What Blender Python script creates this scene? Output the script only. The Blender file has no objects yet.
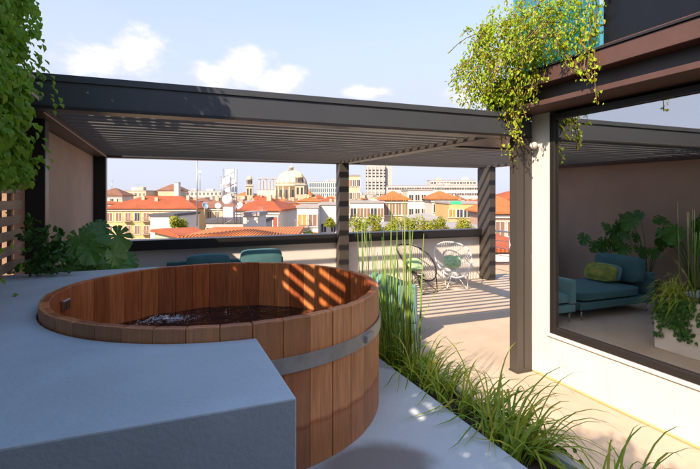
import bpy, bmesh, math, random
from mathutils import Vector, Matrix, noise as mnoise
R = math.radians
scene = bpy.context.scene
col = scene.collection
rng = random.Random(7)

# ------------------------------------------------------------------ camera
H = 1.85; FPX = 463.0; YAW = 22.3
cam_d = bpy.data.cameras.new('camera'); cam = bpy.data.objects.new('camera', cam_d); col.objects.link(cam)
cam.location = (0, 0, H); cam.rotation_euler = (R(90), 0, R(-YAW))
cam_d.sensor_width = 36; cam_d.lens = 36 * FPX / 700; cam_d.shift_y = -39.5 / 700
cam_d.clip_start = 0.05; cam_d.clip_end = 6000
scene.camera = cam
# ------------------------------------------------------------------ sun and sky
KX, KY = 1.05, 0.74                       # metres a shadow travels in x and y for each metre of drop
sun_dir = Vector((-KX, -KY, 1)).normalized()
SUN_EL = math.asin(sun_dir.z); SUN_AZ = math.atan2(sun_dir.x, sun_dir.y)
sd = bpy.data.lights.new('sun', 'SUN'); so = bpy.data.objects.new('sun', sd); col.objects.link(so)
sd.energy = 3.8; sd.angle = R(0.5); sd.color = (1.0, 0.795, 0.59)
so.rotation_euler = sun_dir.to_track_quat('Z', 'Y').to_euler(); so.location = (-8, -6, 9)
scene.view_settings.view_transform = 'Standard'; scene.view_settings.look = 'None'
scene.view_settings.exposure = 1.27; scene.view_settings.gamma = 1.0
scene.cycles.caustics_reflective = True; scene.cycles.blur_glossy = .22; scene.cycles.sample_clamp_indirect = 90      # lets the sun glint off the big window reach the terrace
scene.render.resolution_x = 1024; scene.render.resolution_y = 686

world = bpy.data.worlds.new('World'); scene.world = world; world.use_nodes = True
wt = world.node_tree; wt.nodes.clear()
def wn(t, **k):
    n = wt.nodes.new(t)
    for a, b in k.items(): setattr(n, a, b)
    return n
def wmath(op, a, b=None, clamp=False):
    n = wn('ShaderNodeMath', operation=op, use_clamp=clamp)
    for i, v in enumerate((a, b)):
        if v is None: continue
        if isinstance(v, (int, float)): n.inputs[i].default_value = v
        else: wt.links.new(v, n.inputs[i])
    return n.outputs[0]
sky = wn('ShaderNodeTexSky', sky_type='NISHITA'); sky.sun_disc = False
sky.sun_elevation = SUN_EL; sky.sun_rotation = SUN_AZ % (2 * math.pi)
sky.air_density = 1.0; sky.dust_density = 1.2; sky.ozone_density = 3.5; sky.altitude = 120
tc = wn('ShaderNodeTexCoord'); sep = wn('ShaderNodeSeparateXYZ'); wt.links.new(tc.outputs['Generated'], sep.inputs[0])
az = wmath('ARCTAN2', sep.outputs[0], sep.outputs[1]); el = wmath('ARCSINE', sep.outputs[2])
comb = wn('ShaderNodeCombineXYZ'); wt.links.new(az, comb.inputs[0]); wt.links.new(wmath('MULTIPLY', el, 1.5), comb.inputs[1])
nz = wn('ShaderNodeTexNoise'); nz.inputs['Scale'].default_value = 14; nz.inputs['Detail'].default_value = 9; nz.inputs['Roughness'].default_value = .6
wt.links.new(comb.outputs[0], nz.inputs['Vector'])
nzs = wmath('MULTIPLY', wmath('SUBTRACT', nz.outputs[0], .5), 3.0)
# a bank of fair-weather clouds low over the city; centres are sky directions (azimuth, elevation, half widths) in degrees
puffs = [(-6.8, 14.0, 4.0, 2.6), (-2.2, 15.6, 3.8, 3.0), (9.5, 15.2, 4.4, 2.9), (13.4, 14.0, 4.2, 2.2), (6.0, 13.8, 3.2, 2.0), (24, 12.5, 4, 1.0),
         (-40, 16, 9, 3), (-75, 13, 10, 4), (60, 15, 9, 3.5), (95, 12, 10, 4), (-120, 14, 9, 4), (150, 15, 10, 4), (-165, 13, 8, 3), (120, 20, 8, 3), (38, 12, 5, 1.6)]
acc = None
for a0, e0, wa, we in puffs:
    da = wmath('DIVIDE', wmath('SUBTRACT', az, R(a0)), R(wa)); de = wmath('DIVIDE', wmath('SUBTRACT', el, R(e0)), R(we))
    d = wmath('SQRT', wmath('ADD', wmath('MULTIPLY', da, da), wmath('MULTIPLY', de, de)))
    b = wmath('SUBTRACT', 1.0, d)
    acc = b if acc is None else wmath('MAXIMUM', acc, b)
cum = wmath('MULTIPLY', wmath('ADD', wmath('MULTIPLY', wmath('MAXIMUM', acc, -.8), 1.5), wmath('ADD', nzs, .05)), 1.25, True)
cum = wmath('MULTIPLY', cum, cum)
# thin high streaks over the whole sky
cmb2 = wn('ShaderNodeMapping'); cmb2.inputs['Scale'].default_value = (1.1, 1.1, 5.0); cmb2.inputs['Rotation'].default_value = (.25, .1, .5)
wt.links.new(tc.outputs['Generated'], cmb2.inputs[0])
n2 = wn('ShaderNodeTexNoise'); n2.inputs['Scale'].default_value = 2.3; n2.inputs['Detail'].default_value = 7; n2.inputs['Roughness'].default_value = .55; n2.inputs['Distortion'].default_value = .6
wt.links.new(cmb2.outputs[0], n2.inputs['Vector'])
cir = wmath('MULTIPLY', wmath('SUBTRACT', n2.outputs[0], .36), 2.6, True)
mixh = wn('ShaderNodeMixRGB'); mixh.inputs[2].default_value = (2.05, 2.14, 2.62, 1)      # pale summer haze that thins with height
hz = wmath('POWER', 2.718, wmath('DIVIDE', wmath('MAXIMUM', el, 0.0), -R(19)))
wt.links.new(wmath('MINIMUM', wmath('MULTIPLY', hz, 1.7), .92), mixh.inputs[0]); wt.links.new(sky.outputs[0], mixh.inputs[1])
mixc = wn('ShaderNodeMixRGB'); mixc.inputs[2].default_value = (2.3, 2.4, 2.8, 1)
wt.links.new(wmath('MULTIPLY', cir, .24), mixc.inputs[0]); wt.links.new(mixh.outputs[0], mixc.inputs[1])
mixd = wn('ShaderNodeMixRGB'); mixd.inputs[2].default_value = (2.9, 2.86, 2.95, 1)
wt.links.new(wmath('MULTIPLY', cum, .92), mixd.inputs[0]); wt.links.new(mixc.outputs[0], mixd.inputs[1])
bg = wn('ShaderNodeBackground'); bg.inputs[1].default_value = 0.15
wo = wn('ShaderNodeOutputWorld'); wt.links.new(mixd.outputs[0], bg.inputs[0]); wt.links.new(bg.outputs[0], wo.inputs[0])

# ------------------------------------------------------------------ materials
def mat(name, color, rough=.6, metal=0, var=.0, vscale=4, vcol=None, bump=0, bscale=30, rnd=None, spec=.5, stretch=None, isl=None, trans=0, coat=0):
    m = bpy.data.materials.new(name); m.use_nodes = True
    t = m.node_tree; p = t.nodes['Principled BSDF']; out = t.nodes['Material Output']
    L = t.links.new
    p.inputs['Roughness'].default_value = rough; p.inputs['Metallic'].default_value = metal; p.inputs['Specular IOR Level'].default_value = spec
    if coat: p.inputs['Coat Weight'].default_value = coat; p.inputs['Coat Roughness'].default_value = .25
    c4 = (*color, 1); src = None
    tcx = t.nodes.new('ShaderNodeTexCoord'); vec = tcx.outputs['Object']
    if stretch:
        mp = t.nodes.new('ShaderNodeMapping'); mp.inputs['Scale'].default_value = stretch; L(vec, mp.inputs[0]); vec = mp.outputs[0]
        if rnd is not None:
            oi = t.nodes.new('ShaderNodeObjectInfo'); ml = t.nodes.new('ShaderNodeVectorMath'); ml.operation = 'MULTIPLY_ADD'
            ml.inputs[1].default_value = (37, 17, 29); L(oi.outputs['Random'], ml.inputs[0]); L(vec, ml.inputs[2]); vec = ml.outputs[0]
    base = t.nodes.new('ShaderNodeRGB'); base.outputs[0].default_value = c4; src = base.outputs[0]
    if var:
        n = t.nodes.new('ShaderNodeTexNoise'); n.inputs['Scale'].default_value = vscale; n.inputs['Detail'].default_value = 8; n.inputs['Roughness'].default_value = .62
        L(vec, n.inputs['Vector'])
        mr = t.nodes.new('ShaderNodeMapRange'); mr.inputs[1].default_value = .3; mr.inputs[2].default_value = .7; mr.clamp = True; L(n.outputs[0], mr.inputs[0])
        mx = t.nodes.new('ShaderNodeMixRGB'); mx.inputs[1].default_value = c4
        vc = vcol or tuple(x * (1 - var) for x in color); mx.inputs[2].default_value = (*vc, 1)
        L(mr.outputs[0], mx.inputs[0]); src = mx.outputs[0]
    for kind, amt in (('o', rnd), ('i', isl)):
        if amt is None: continue
        if kind == 'o': s = t.nodes.new('ShaderNodeObjectInfo').outputs['Random']
        else: s = t.nodes.new('ShaderNodeNewGeometry').outputs['Random Per Island']
        cr = t.nodes.new('ShaderNodeValToRGB'); cr.color_ramp.elements.remove(cr.color_ramp.elements[1])
        for i, cc in enumerate(amt):
            e = cr.color_ramp.elements[0] if i == 0 else cr.color_ramp.elements.new(i / max(1, len(amt) - 1))
            e.color = (*cc, 1)
        L(s, cr.inputs[0])
        mu = t.nodes.new('ShaderNodeMixRGB'); mu.blend_type = 'MULTIPLY'; mu.inputs[0].default_value = 1; L(src, mu.inputs[1]); L(cr.outputs[0], mu.inputs[2]); src = mu.outputs[0]
    L(src, p.inputs['Base Color'])
    if bump:
        n = t.nodes.new('ShaderNodeTexNoise'); n.inputs['Scale'].default_value = bscale; n.inputs['Detail'].default_value = 6; L(vec, n.inputs['Vector'])
        b = t.nodes.new('ShaderNodeBump'); b.inputs['Strength'].default_value = bump; b.inputs['Distance'].default_value = .02; L(n.outputs[0], b.inputs['Height']); L(b.outputs[0], p.inputs['Normal'])
    if trans:
        tl = t.nodes.new('ShaderNodeBsdfTranslucent'); L(src, tl.inputs[0]); ms = t.nodes.new('ShaderNodeMixShader'); ms.inputs[0].default_value = trans
        L(p.outputs[0], ms.inputs[1]); L(tl.outputs[0], ms.inputs[2]); L(ms.outputs[0], out.inputs[0])
    m['src'] = 1
    return m
W3 = [(1.15, 1.15, 1.15), (.8, .8, .8), (1, 1, 1)]
M = {}
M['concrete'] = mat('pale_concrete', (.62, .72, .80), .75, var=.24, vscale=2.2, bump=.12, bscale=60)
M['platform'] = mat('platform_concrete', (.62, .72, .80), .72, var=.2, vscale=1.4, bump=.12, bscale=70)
M['floor'] = mat('terrace_concrete', (.54, .45, .355), .7, var=.16, vscale=1.6, vcol=(.43, .35, .27), bump=.1, bscale=40)
M['plaster'] = mat('white_plaster', (.63, .615, .595), .85, var=.09, vscale=2.5, bump=.1, bscale=90)
M['parapet'] = mat('parapet_plaster', (.70, .65, .60), .85, var=.08, vscale=2, bump=.1, bscale=90)
M['clay'] = mat('clay_plaster', (.47, .32, .23), .85, var=.3, vscale=1.3, vcol=(.36, .25, .185), bump=.25, bscale=25)
M['ochre'] = mat('ochre_strip', (.60, .44, .20), .8, var=.2, vscale=8)
M['steel'] = mat('anthracite_paint', (.058, .064, .074), .4, var=.12, vscale=3, bump=.02, bscale=80)
M['steel2'] = mat('anthracite_frame', (.017, .015, .015), .4)
M['post'] = mat('bronze_grey_post', (.058, .049, .043), .45, var=.08, vscale=3)
M['blade'] = mat('louver_blade_paint', (.25, .25, .26), .5, var=.1, vscale=2)
M['oxide'] = mat('oxide_red_steel', (.10, .050, .040), .5, var=.25, vscale=5, bump=.05, bscale=50)
M['web'] = mat('dark_steel_web', (.035, .03, .032), .5)
M['fascia'] = mat('dark_cladding', (.008, .010, .014), .3, spec=.25, var=.2, vscale=4)
WR = [(1.3, 1.25, 1.1), (.5, .4, .36), (1.05, .95, .85), (.68, .52, .45), (1.55, 1.7, 1.8), (.85, .7, .6), (1.3, 1.05, .85), (.75, .68, .65), (1.4, 1.45, 1.4)]
M['stave'] = mat('cedar_stave', (.62, .20, .06), .5, var=.35, vscale=5, vcol=(.30, .085, .028), bump=.12, bscale=12, rnd=WR, stretch=(14, 14, .9))
def weather(m):
    t = m.node_tree; p = t.nodes['Principled BSDF']; L = t.links.new; src = p.inputs['Base Color'].links[0].from_socket
    tcx = t.nodes.new('ShaderNodeTexCoord'); vm = t.nodes.new('ShaderNodeVectorMath'); vm.operation = 'MULTIPLY'; vm.inputs[1].default_value = (1, 1, 0); L(tcx.outputs['Object'], vm.inputs[0])
    ln = t.nodes.new('ShaderNodeVectorMath'); ln.operation = 'LENGTH'; L(vm.outputs[0], ln.inputs[0])
    gt = t.nodes.new('ShaderNodeMath'); gt.operation = 'GREATER_THAN'; gt.inputs[1].default_value = .905; L(ln.outputs['Value'], gt.inputs[0])
    n = t.nodes.new('ShaderNodeTexNoise'); n.inputs['Scale'].default_value = 3; n.inputs['Detail'].default_value = 6; L(tcx.outputs['Object'], n.inputs[0])
    mr = t.nodes.new('ShaderNodeMapRange'); mr.inputs[1].default_value = .3; mr.inputs[2].default_value = .7; mr.inputs[3].default_value = .35; mr.inputs[4].default_value = 1.0; L(n.outputs[0], mr.inputs[0])
    ml = t.nodes.new('ShaderNodeMath'); ml.operation = 'MULTIPLY'; L(gt.outputs[0], ml.inputs[0]); L(mr.outputs[0], ml.inputs[1])
    ov = t.nodes.new('ShaderNodeMixRGB'); ov.blend_type = 'SCREEN'; ov.inputs[2].default_value = (.34, .20, .10, 1); L(ml.outputs[0], ov.inputs[0]); L(src, ov.inputs[1])
    # tide mark left low on the staves by damp
    sp = t.nodes.new('ShaderNodeSeparateXYZ'); L(tcx.outputs['Object'], sp.inputs[0])
    ad = t.nodes.new('ShaderNodeMath'); ad.operation = 'MULTIPLY_ADD'; ad.inputs[1].default_value = .16; L(n.outputs[0], ad.inputs[0]); L(sp.outputs[2], ad.inputs[2])
    tide = t.nodes.new('ShaderNodeValToRGB'); e = tide.color_ramp.elements; e[0].position = .17; e[0].color = (.62, .6, .6, 1); e[1].position = .29; e[1].color = (1, 1, 1, 1)
    q = e.new(.255); q.color = (.72, .66, .64, 1); q = e.new(.27); q.color = (.6, .42, .36, 1)
    L(ad.outputs[0], tide.inputs[0])
    mx = t.nodes.new('ShaderNodeMixRGB'); mx.blend_type = 'MULTIPLY'; L(gt.outputs[0], mx.inputs[0]); L(ov.outputs[0], mx.inputs[1]); L(tide.outputs[0], mx.inputs[2]); L(mx.outputs[0], p.inputs['Base Color'])
weather(M['stave'])
M['slat'] = mat('weathered_slat', (.55, .39, .28), .75, var=.3, vscale=5, bump=.15, bscale=15, rnd=[(1.1, 1.1, 1.1), (.8, .75, .7)], stretch=(12, 1, 12))
M['hoop'] = mat('hoop_steel', (.50, .47, .44), .5, metal=.2, var=.35, vscale=7)
M['steelpl'] = mat('brushed_plate', (.5, .5, .5), .3, metal=1)
M['teal'] = mat('teal_fabric', (.06, .165, .18), .9, var=.18, vscale=6, bump=.2, bscale=300)
M['teal2'] = mat('pale_teal_fabric', (.16, .33, .35), .9, var=.15, vscale=6, bump=.2, bscale=300)
M['pillow'] = mat('leaf_print_fabric', (.45, .42, .06), .9, var=.9, vscale=9, vcol=(.05, .17, .05), bump=.15, bscale=200)
M['pillow2'] = mat('green_print_fabric', (.62, .66, .4), .9, var=.9, vscale=14, vcol=(.10, .36, .16), bump=.15, bscale=200)
M['chrome'] = mat('chrome_leg', (.6, .6, .6), .2, metal=1)
M['blackcord'] = mat('black_cord', (.012, .012, .013), .5)
M['whitecord'] = mat('white_cord', (.75, .75, .72), .5)
M['soil'] = mat('soil', (.05, .035, .025), .95, var=.4, vscale=20, bump=.6, bscale=40)
G1 = [(.55, .7, .4), (1, 1, 1), (1.3, 1.1, .6), (.75, .9, .6), (1.1, 1.1, 1.1)]
M['hedge'] = mat('climber_leaf', (.24, .42, .04), .5, isl=G1, trans=.45)
Y1 = [(.45, .75, .5), (1, 1.05, 1), (1.15, 1, .8), (.7, .95, .8), (1.25, .72, .6), (1.1, 1.15, .9), (.8, 1.05, .8)]
M['vine'] = mat('yellow_vine_leaf', (.36, .46, .03), .5, isl=Y1, trans=.35)
M['stem'] = mat('vine_stem', (.16, .09, .05), .8)
M['grass'] = mat('grass_blade', (.27, .42, .045), .45, isl=[(.6, .8, .7), (1, 1, 1), (1.7, 1.25, .8), (.9, 1, .8), (2.2, 1.25, 1.2), (.8, .95, .8)], trans=.3)
M['reed'] = mat('reed_stem', (.13, .25, .035), .5, isl=[(.6, .8, .7), (1, 1, 1), (1.8, 1.3, .8)])
M['ivy'] = mat('ivy_leaf', (.05, .15, .03), .45, isl=G1, trans=.25)
M['monstera'] = mat('monstera_leaf', (.075, .21, .035), .35, rnd=[(.7, .8, .8), (1.3, 1.2, 1), (1, 1, 1)], trans=.2)
M['pot'] = mat('dark_pot', (.06, .055, .05), .6)
M['curtain'] = mat('pale_blue_curtain', (.55, .68, .74), .9, var=.1)
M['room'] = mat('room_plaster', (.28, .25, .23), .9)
M['oak'] = mat('oak_floor', (.32, .2, .11), .5, var=.25, vscale=4, stretch=(1, 8, 1))
M['lampshell'] = mat('lamp_shell', (.6, .58, .55), .35)
def glass_mat(name, refl, tint, fac, rough=0.0):
    m = bpy.data.materials.new(name); m.use_nodes = True; t = m.node_tree; t.nodes.clear()
    g = t.nodes.new('ShaderNodeBsdfGlossy'); g.inputs['Roughness'].default_value = rough; g.inputs['Color'].default_value = (*refl, 1)
    tr = t.nodes.new('ShaderNodeBsdfTransparent'); tr.inputs[0].default_value = (*tint, 1)
    fr = t.nodes.new('ShaderNodeLayerWeight'); fr.inputs[0].default_value = .3
    ma = t.nodes.new('ShaderNodeMath'); ma.operation = 'MULTIPLY_ADD'; ma.inputs[1].default_value = .5; ma.inputs[2].default_value = fac; ma.use_clamp = True
    mx = t.nodes.new('ShaderNodeMixShader'); o = t.nodes.new('ShaderNodeOutputMaterial')
    t.links.new(fr.outputs['Fresnel'], ma.inputs[0]); t.links.new(ma.outputs[0], mx.inputs[0]); t.links.new(tr.outputs[0], mx.inputs[1]); t.links.new(g.outputs[0], mx.inputs[2]); t.links.new(mx.outputs[0], o.inputs[0])
    return m
M['window'] = glass_mat('solar_glass', (.90, .91, .93), (.62, .66, .68), .58, .014)
M['balglass'] = glass_mat('green_balustrade_glass', (.8, .95, .95), (.45, .80, .76), .12)
def water_mat():
    m = mat('dark_tub_water', (.010, .008, .008), .06, spec=.35); t = m.node_tree; p = t.nodes['Principled BSDF']
    tcx = t.nodes.new('ShaderNodeTexCoord')
    n = t.nodes.new('ShaderNodeTexNoise'); n.inputs['Scale'].default_value = 8; n.inputs['Detail'].default_value = 3; n.inputs['Distortion'].default_value = .8
    b = t.nodes.new('ShaderNodeBump'); b.inputs['Strength'].default_value = .5; b.inputs['Distance'].default_value = .04
    t.links.new(tcx.outputs['Object'], n.inputs[0]); t.links.new(n.outputs[0], b.inputs['Height']); t.links.new(b.outputs[0], p.inputs['Normal'])
    return m
M['water'] = water_mat()
M['foam'] = mat('foam', (.85, .87, .9), .35, trans=.3)
def stain(m, cx, cy, rx, ry, colr, amt=.75):     # a damp patch with its own outline
    t = m.node_tree; p = t.nodes['Principled BSDF']; L = t.links.new
    src = p.inputs['Base Color'].links[0].from_socket
    tcx = t.nodes.new('ShaderNodeTexCoord'); mp = t.nodes.new('ShaderNodeMapping'); mp.vector_type = 'TEXTURE'
    mp.inputs['Location'].default_value = (cx, cy, 0); mp.inputs['Scale'].default_value = (rx, ry, 1e3); L(tcx.outputs['Object'], mp.inputs[0])
    n = t.nodes.new('ShaderNodeTexNoise'); n.inputs['Scale'].default_value = 3; n.inputs['Detail'].default_value = 5; L(tcx.outputs['Object'], n.inputs[0])
    ln = t.nodes.new('ShaderNodeVectorMath'); ln.operation = 'LENGTH'; L(mp.outputs[0], ln.inputs[0])
    ad = t.nodes.new('ShaderNodeMath'); ad.operation = 'ADD'; L(ln.outputs['Value'], ad.inputs[0]); L(n.outputs[0], ad.inputs[1])
    mr = t.nodes.new('ShaderNodeMapRange'); mr.interpolation_type = 'SMOOTHSTEP'; mr.inputs[1].default_value = 1.7; mr.inputs[2].default_value = 1.15; mr.inputs[3].default_value = 0; mr.inputs[4].default_value = amt; L(ad.outputs[0], mr.inputs[0])
    mx = t.nodes.new('ShaderNodeMixRGB'); mx.inputs[2].default_value = (*colr, 1); L(mr.outputs[0], mx.inputs[0]); L(src, mx.inputs[1]); L(mx.outputs[0], p.inputs['Base Color'])
def foam_streaks(m, cx, cy):        # broken white water around the jet
    t = m.node_tree; p = t.nodes['Principled BSDF']; L = t.links.new; src = p.inputs['Base Color'].links[0].from_socket
    tcx = t.nodes.new('ShaderNodeTexCoord'); mp = t.nodes.new('ShaderNodeMapping'); mp.vector_type = 'TEXTURE'
    mp.inputs['Location'].default_value = (cx + .06, cy, 0); mp.inputs['Scale'].default_value = (.26, .13, 1e3); L(tcx.outputs['Object'], mp.inputs[0])
    ln = t.nodes.new('ShaderNodeVectorMath'); ln.operation = 'LENGTH'; L(mp.outputs[0], ln.inputs[0])
    n = t.nodes.new('ShaderNodeTexNoise'); n.inputs['Scale'].default_value = 26; n.inputs['Detail'].default_value = 8; n.inputs['Roughness'].default_value = .7; n.inputs['Distortion'].default_value = 1.2; L(tcx.outputs['Object'], n.inputs[0])
    sb = t.nodes.new('ShaderNodeMath'); sb.operation = 'MULTIPLY_ADD'; sb.inputs[1].default_value = -.24; L(ln.outputs['Value'], sb.inputs[0]); L(n.outputs[0], sb.inputs[2])
    mr = t.nodes.new('ShaderNodeMapRange'); mr.inputs[1].default_value = .38; mr.inputs[2].default_value = .56; L(sb.outputs[0], mr.inputs[0])
    mx = t.nodes.new('ShaderNodeMixRGB'); mx.inputs[2].default_value = (.85, .87, .9, 1); L(mr.outputs[0], mx.inputs[0]); L(src, mx.inputs[1]); L(mx.outputs[0], p.inputs['Base Color'])
foam_streaks(M['water'], -.34, .60)
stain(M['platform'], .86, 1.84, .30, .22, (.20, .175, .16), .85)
stain(M['concrete'], -.12, .25, .42, .55, (.50, .52, .53), .55)
stain(M['concrete'], .45, -1.1, .4, .3, (.50, .56, .60), .5)
stain(M['concrete'], -.45, -.9, .25, .5, (.66, .75, .82), .5)
stain(M['floor'], 3.0, 3.2, .35, .5, (.44, .37, .29), .5)
stain(M['floor'], 2.7, 5.0, .6, .3, (.45, .36, .28), .45)
stain(M['platform'], 1.25, 3.1, .3, .7, (.36, .36, .36), .5)

# ------------------------------------------------------------------ helpers
BASE = {}
def link(o): col.objects.link(o); return o
def box(bm, x0, x1, y0, y1, z0, z1, bev=0, seg=2, mi=0):
    r = bmesh.ops.create_cube(bm, size=1)
    for v in r['verts']:
        v.co = Vector(((x0 + x1) / 2 + v.co.x * (x1 - x0), (y0 + y1) / 2 + v.co.y * (y1 - y0), (z0 + z1) / 2 + v.co.z * (z1 - z0)))
    fs = {f for v in r['verts'] for f in v.link_faces}
    for f in fs: f.material_index = mi
    if bev:
        es = list({e for v in r['verts'] for e in v.link_edges})
        bmesh.ops.bevel(bm, geom=es, offset=bev, segments=seg, profile=.5, affect='EDGES')
def bxm(*a, **k):
    bm = bmesh.new(); box(bm, *a, **k); return bm
def tube(bm, pts, r, n=6, cap=True, mi=0):
    pts = [Vector(p) for p in pts]; rings = []
    rs = r if isinstance(r, (list, tuple)) else [r] * len(pts)
    up0 = None
    for i, p in enumerate(pts):
        d = (pts[min(i + 1, len(pts) - 1)] - pts[max(i - 1, 0)]).normalized()
        a = d.cross(Vector((0, 0, 1)))
        if a.length < 1e-3: a = d.cross(Vector((1, 0, 0)))
        a.normalize()
        if up0 is not None and a.dot(up0) < 0: a = -a
        up0 = a; b = d.cross(a)
        rings.append([bm.verts.new(p + (a * math.cos(2 * math.pi * k / n) + b * math.sin(2 * math.pi * k / n)) * rs[i]) for k in range(n)])
    for A, B in zip(rings, rings[1:]):
        for k in range(n):
            f = bm.faces.new((A[k], A[(k + 1) % n], B[(k + 1) % n], B[k])); f.material_index = mi; f.smooth = True
    if cap:
        bm.faces.new(rings[0][::-1]).material_index = mi; bm.faces.new(rings[-1]).material_index = mi
def loop_tube(bm, pts, r, n=6):
    pts = [Vector(p) for p in pts]; N = len(pts); rings = []
    c = sum(pts, Vector()) / N
    for i, p in enumerate(pts):
        d = (pts[(i + 1) % N] - pts[i - 1]).normalized(); a = (p - c); a = (a - d * a.dot(d)).normalized(); b = d.cross(a)
        rings.append([bm.verts.new(p + (a * math.cos(2 * math.pi * k / n) + b * math.sin(2 * math.pi * k / n)) * r) for k in range(n)])
    for i in range(N):
        A, B = rings[i], rings[(i + 1) % N]
        for k in range(n): bm.faces.new((A[k], A[(k + 1) % n], B[(k + 1) % n], B[k])).smooth = True
def lathe(bm, prof, n=32, c=(0, 0), smooth=True, cap=True):
    rings = [[bm.verts.new((c[0] + r * math.cos(2 * math.pi * k / n), c[1] + r * math.sin(2 * math.pi * k / n), z)) for k in range(n)] for r, z in prof]
    for A, B in zip(rings, rings[1:]):
        for k in range(n): bm.faces.new((A[k], A[(k + 1) % n], B[(k + 1) % n], B[k])).smooth = smooth
    if cap:
        bm.faces.new(rings[0][::-1]); bm.faces.new(rings[-1])
def prism(bm, poly, z0, z1):
    a = [bm.verts.new((x, y, z0)) for x, y in poly]; b = [bm.verts.new((x, y, z1)) for x, y in poly]
    n = len(poly)
    bm.faces.new(a[::-1]); bm.faces.new(b)
    for i in range(n): bm.faces.new((a[i], a[(i + 1) % n], b[(i + 1) % n], b[i]))
def mesh_of(name, bm, mats):
    bmesh.ops.recalc_face_normals(bm, faces=bm.faces) if len(bm.faces) < 60000 else None
    me = bpy.data.meshes.new(name); bm.to_mesh(me); bm.free()
    for m in (mats if isinstance(mats, (list, tuple)) else [mats]): me.materials.append(m)
    return me
def tag(o, label=None, cat=None, group=None, kind=None):
    if label: o['label'] = label
    if cat: o['category'] = cat
    if group: o['group'] = group
    if kind: o['kind'] = kind
    return o
def thing(name, label, cat, loc=(0, 0, 0), rz=0, group=None):
    o = bpy.data.objects.new(name, None); link(o); o.location = loc; o.rotation_euler = (0, 0, rz); o.empty_display_size = .1
    BASE[o.name] = Vector(loc) if rz == 0 else None
    return tag(o, label, cat, group)
def part(name, bm, mats, parent=None, local=False, kind=None, smooth=False):
    """mesh built in world coordinates (or in the parent's own when local) as one object"""
    if parent is not None and not local:
        root = parent
        while root.parent: root = root.parent
        bmesh.ops.translate(bm, verts=bm.verts, vec=-BASE[root.name])
    me = mesh_of(name, bm, mats)
    if smooth:
        for p in me.polygons: p.use_smooth = True
    o = bpy.data.objects.new(name, me); link(o)
    if parent is not None: o.parent = parent
    if kind: o['kind'] = kind
    return o
def single(name, bm, mats, label, cat, base, group=None, kind=None):
    bmesh.ops.translate(bm, verts=bm.verts, vec=-Vector(base))
    o = bpy.data.objects.new(name, mesh_of(name, bm, mats)); link(o); o.location = base; BASE[o.name] = Vector(base)
    return tag(o, label, cat, group, kind)
def struct(name, bm, mats): return tag(part(name, bm, mats), kind='structure')
def copy_obj(o, parent):
    c = o.copy(); link(c); c.parent = parent; return c
sY, cY = math.sin(R(YAW)), math.cos(R(YAW))
def at(px, py, d):                       # the point at forward depth d seen at a photo pixel
    u = (px - 350) / FPX
    return Vector(((sY + u * cY) * d, (cY - u * sY) * d, H + (195 - py) / FPX * d))
def rnd(a, b): return rng.uniform(a, b)

# leaves: verts and faces lists
class Leaves:
    def __init__(s): s.v = []; s.f = []
    def leaf(s, p, size, n=None, d=None, wide=.75, fold=.18):
        n = n or Vector((rnd(-1, 1), rnd(-1, 1), rnd(-1, 1))).normalized()
        d = d or Vector((rnd(-1, 1), rnd(-1, 1), rnd(-1, .6)))
        d = (d - n * d.dot(n))
        if d.length < 1e-4: d = n.orthogonal()
        d.normalize(); w = d.cross(n); b = len(s.v); h = size * wide / 2
        for a, c, e in ((0, 0, 0), (.22, -1, fold), (.62, -.8, fold), (1, 0, -.1), (.62, .8, fold), (.22, 1, fold)):
            s.v.append(p + d * (a * size) + w * (c * h) + n * (e * size))
        s.f += [(b, b + 1, b + 2, b + 3), (b, b + 3, b + 4, b + 5)]
    def obj(s, name, m, parent, kind='stuff'):
        root = parent
        while root.parent: root = root.parent
        o0 = BASE[root.name]
        me = bpy.data.meshes.new(name); me.from_pydata([v - o0 for v in s.v], [], s.f); me.materials.append(m)
        o = bpy.data.objects.new(name, me); link(o); o.parent = parent
        if kind: o['kind'] = kind
        return o

# ------------------------------------------------------------------ setting
g = bmesh.new(); box(g, -3500, 3500, -3500, 3500, -23, -22.0); struct('city_ground', g, mat('street_ground', (.16, .15, .14), .9, var=.3, vscale=.02))
struct('building_below', bxm(-1.9, 9.5, -6, 8.72, -22, -.304), M['parapet'])
struct('terrace_floor', bxm(-1.9, 9.4, -6, 8.7, -.3, 0), M['floor'])
PZ = .65
struct('bounce_damper_deck', bxm(-1.6, 1.49, -5.5, 1.196, .004, .28), mat('bounce_damper_dark', (.10, .075, .06), .7, var=.3, vscale=3, stretch=(8, 1, 1)))  # unseen dark floor, added so less light bounces onto the block's front
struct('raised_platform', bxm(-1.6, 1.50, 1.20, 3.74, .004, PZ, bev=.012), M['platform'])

# ------------------------------------------------------------------ concrete surround and hot tub
TC = Vector((.353, 2.835)); TR = .92; BZ = 1.262; RIM = 1.32
XF = .366
bm = bmesh.new(); RR = TR + .006; XL, Y0, Y1_ = -1.115, 1.30, 4.10
a0 = math.acos((XF - TC.x) / RR)
angs = sorted([a0 + (2 * math.pi - 2 * a0) * i / 40 for i in range(41)] + [math.atan2(Y1_ - TC.y, XL - TC.x), 2 * math.pi + math.atan2(Y0 - TC.y, XL - TC.x)])
def outer(a):
    c, s_ = math.cos(a), math.sin(a); k = []
    if c < -1e-6: k.append((XL - TC.x) / c)
    if s_ > 1e-6: k.append((Y1_ - TC.y) / s_)
    if s_ < -1e-6: k.append((Y0 - TC.y) / s_)
    k = min(k); return TC.x + c * k, TC.y + s_ * k
cols_ = []
for n_, a in enumerate(angs):
    i_ = (TC.x + RR * math.cos(a), TC.y + RR * math.sin(a)); o_ = outer(a)
    if n_ == 0: o_ = (XF, Y1_)
    if n_ == len(angs) - 1: o_ = (XF, Y0)
    cols_.append([bm.verts.new((*i_, BZ)), bm.verts.new((*o_, BZ)), bm.verts.new((*o_, PZ + .003)), bm.verts.new((*i_, PZ + .003))])
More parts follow.
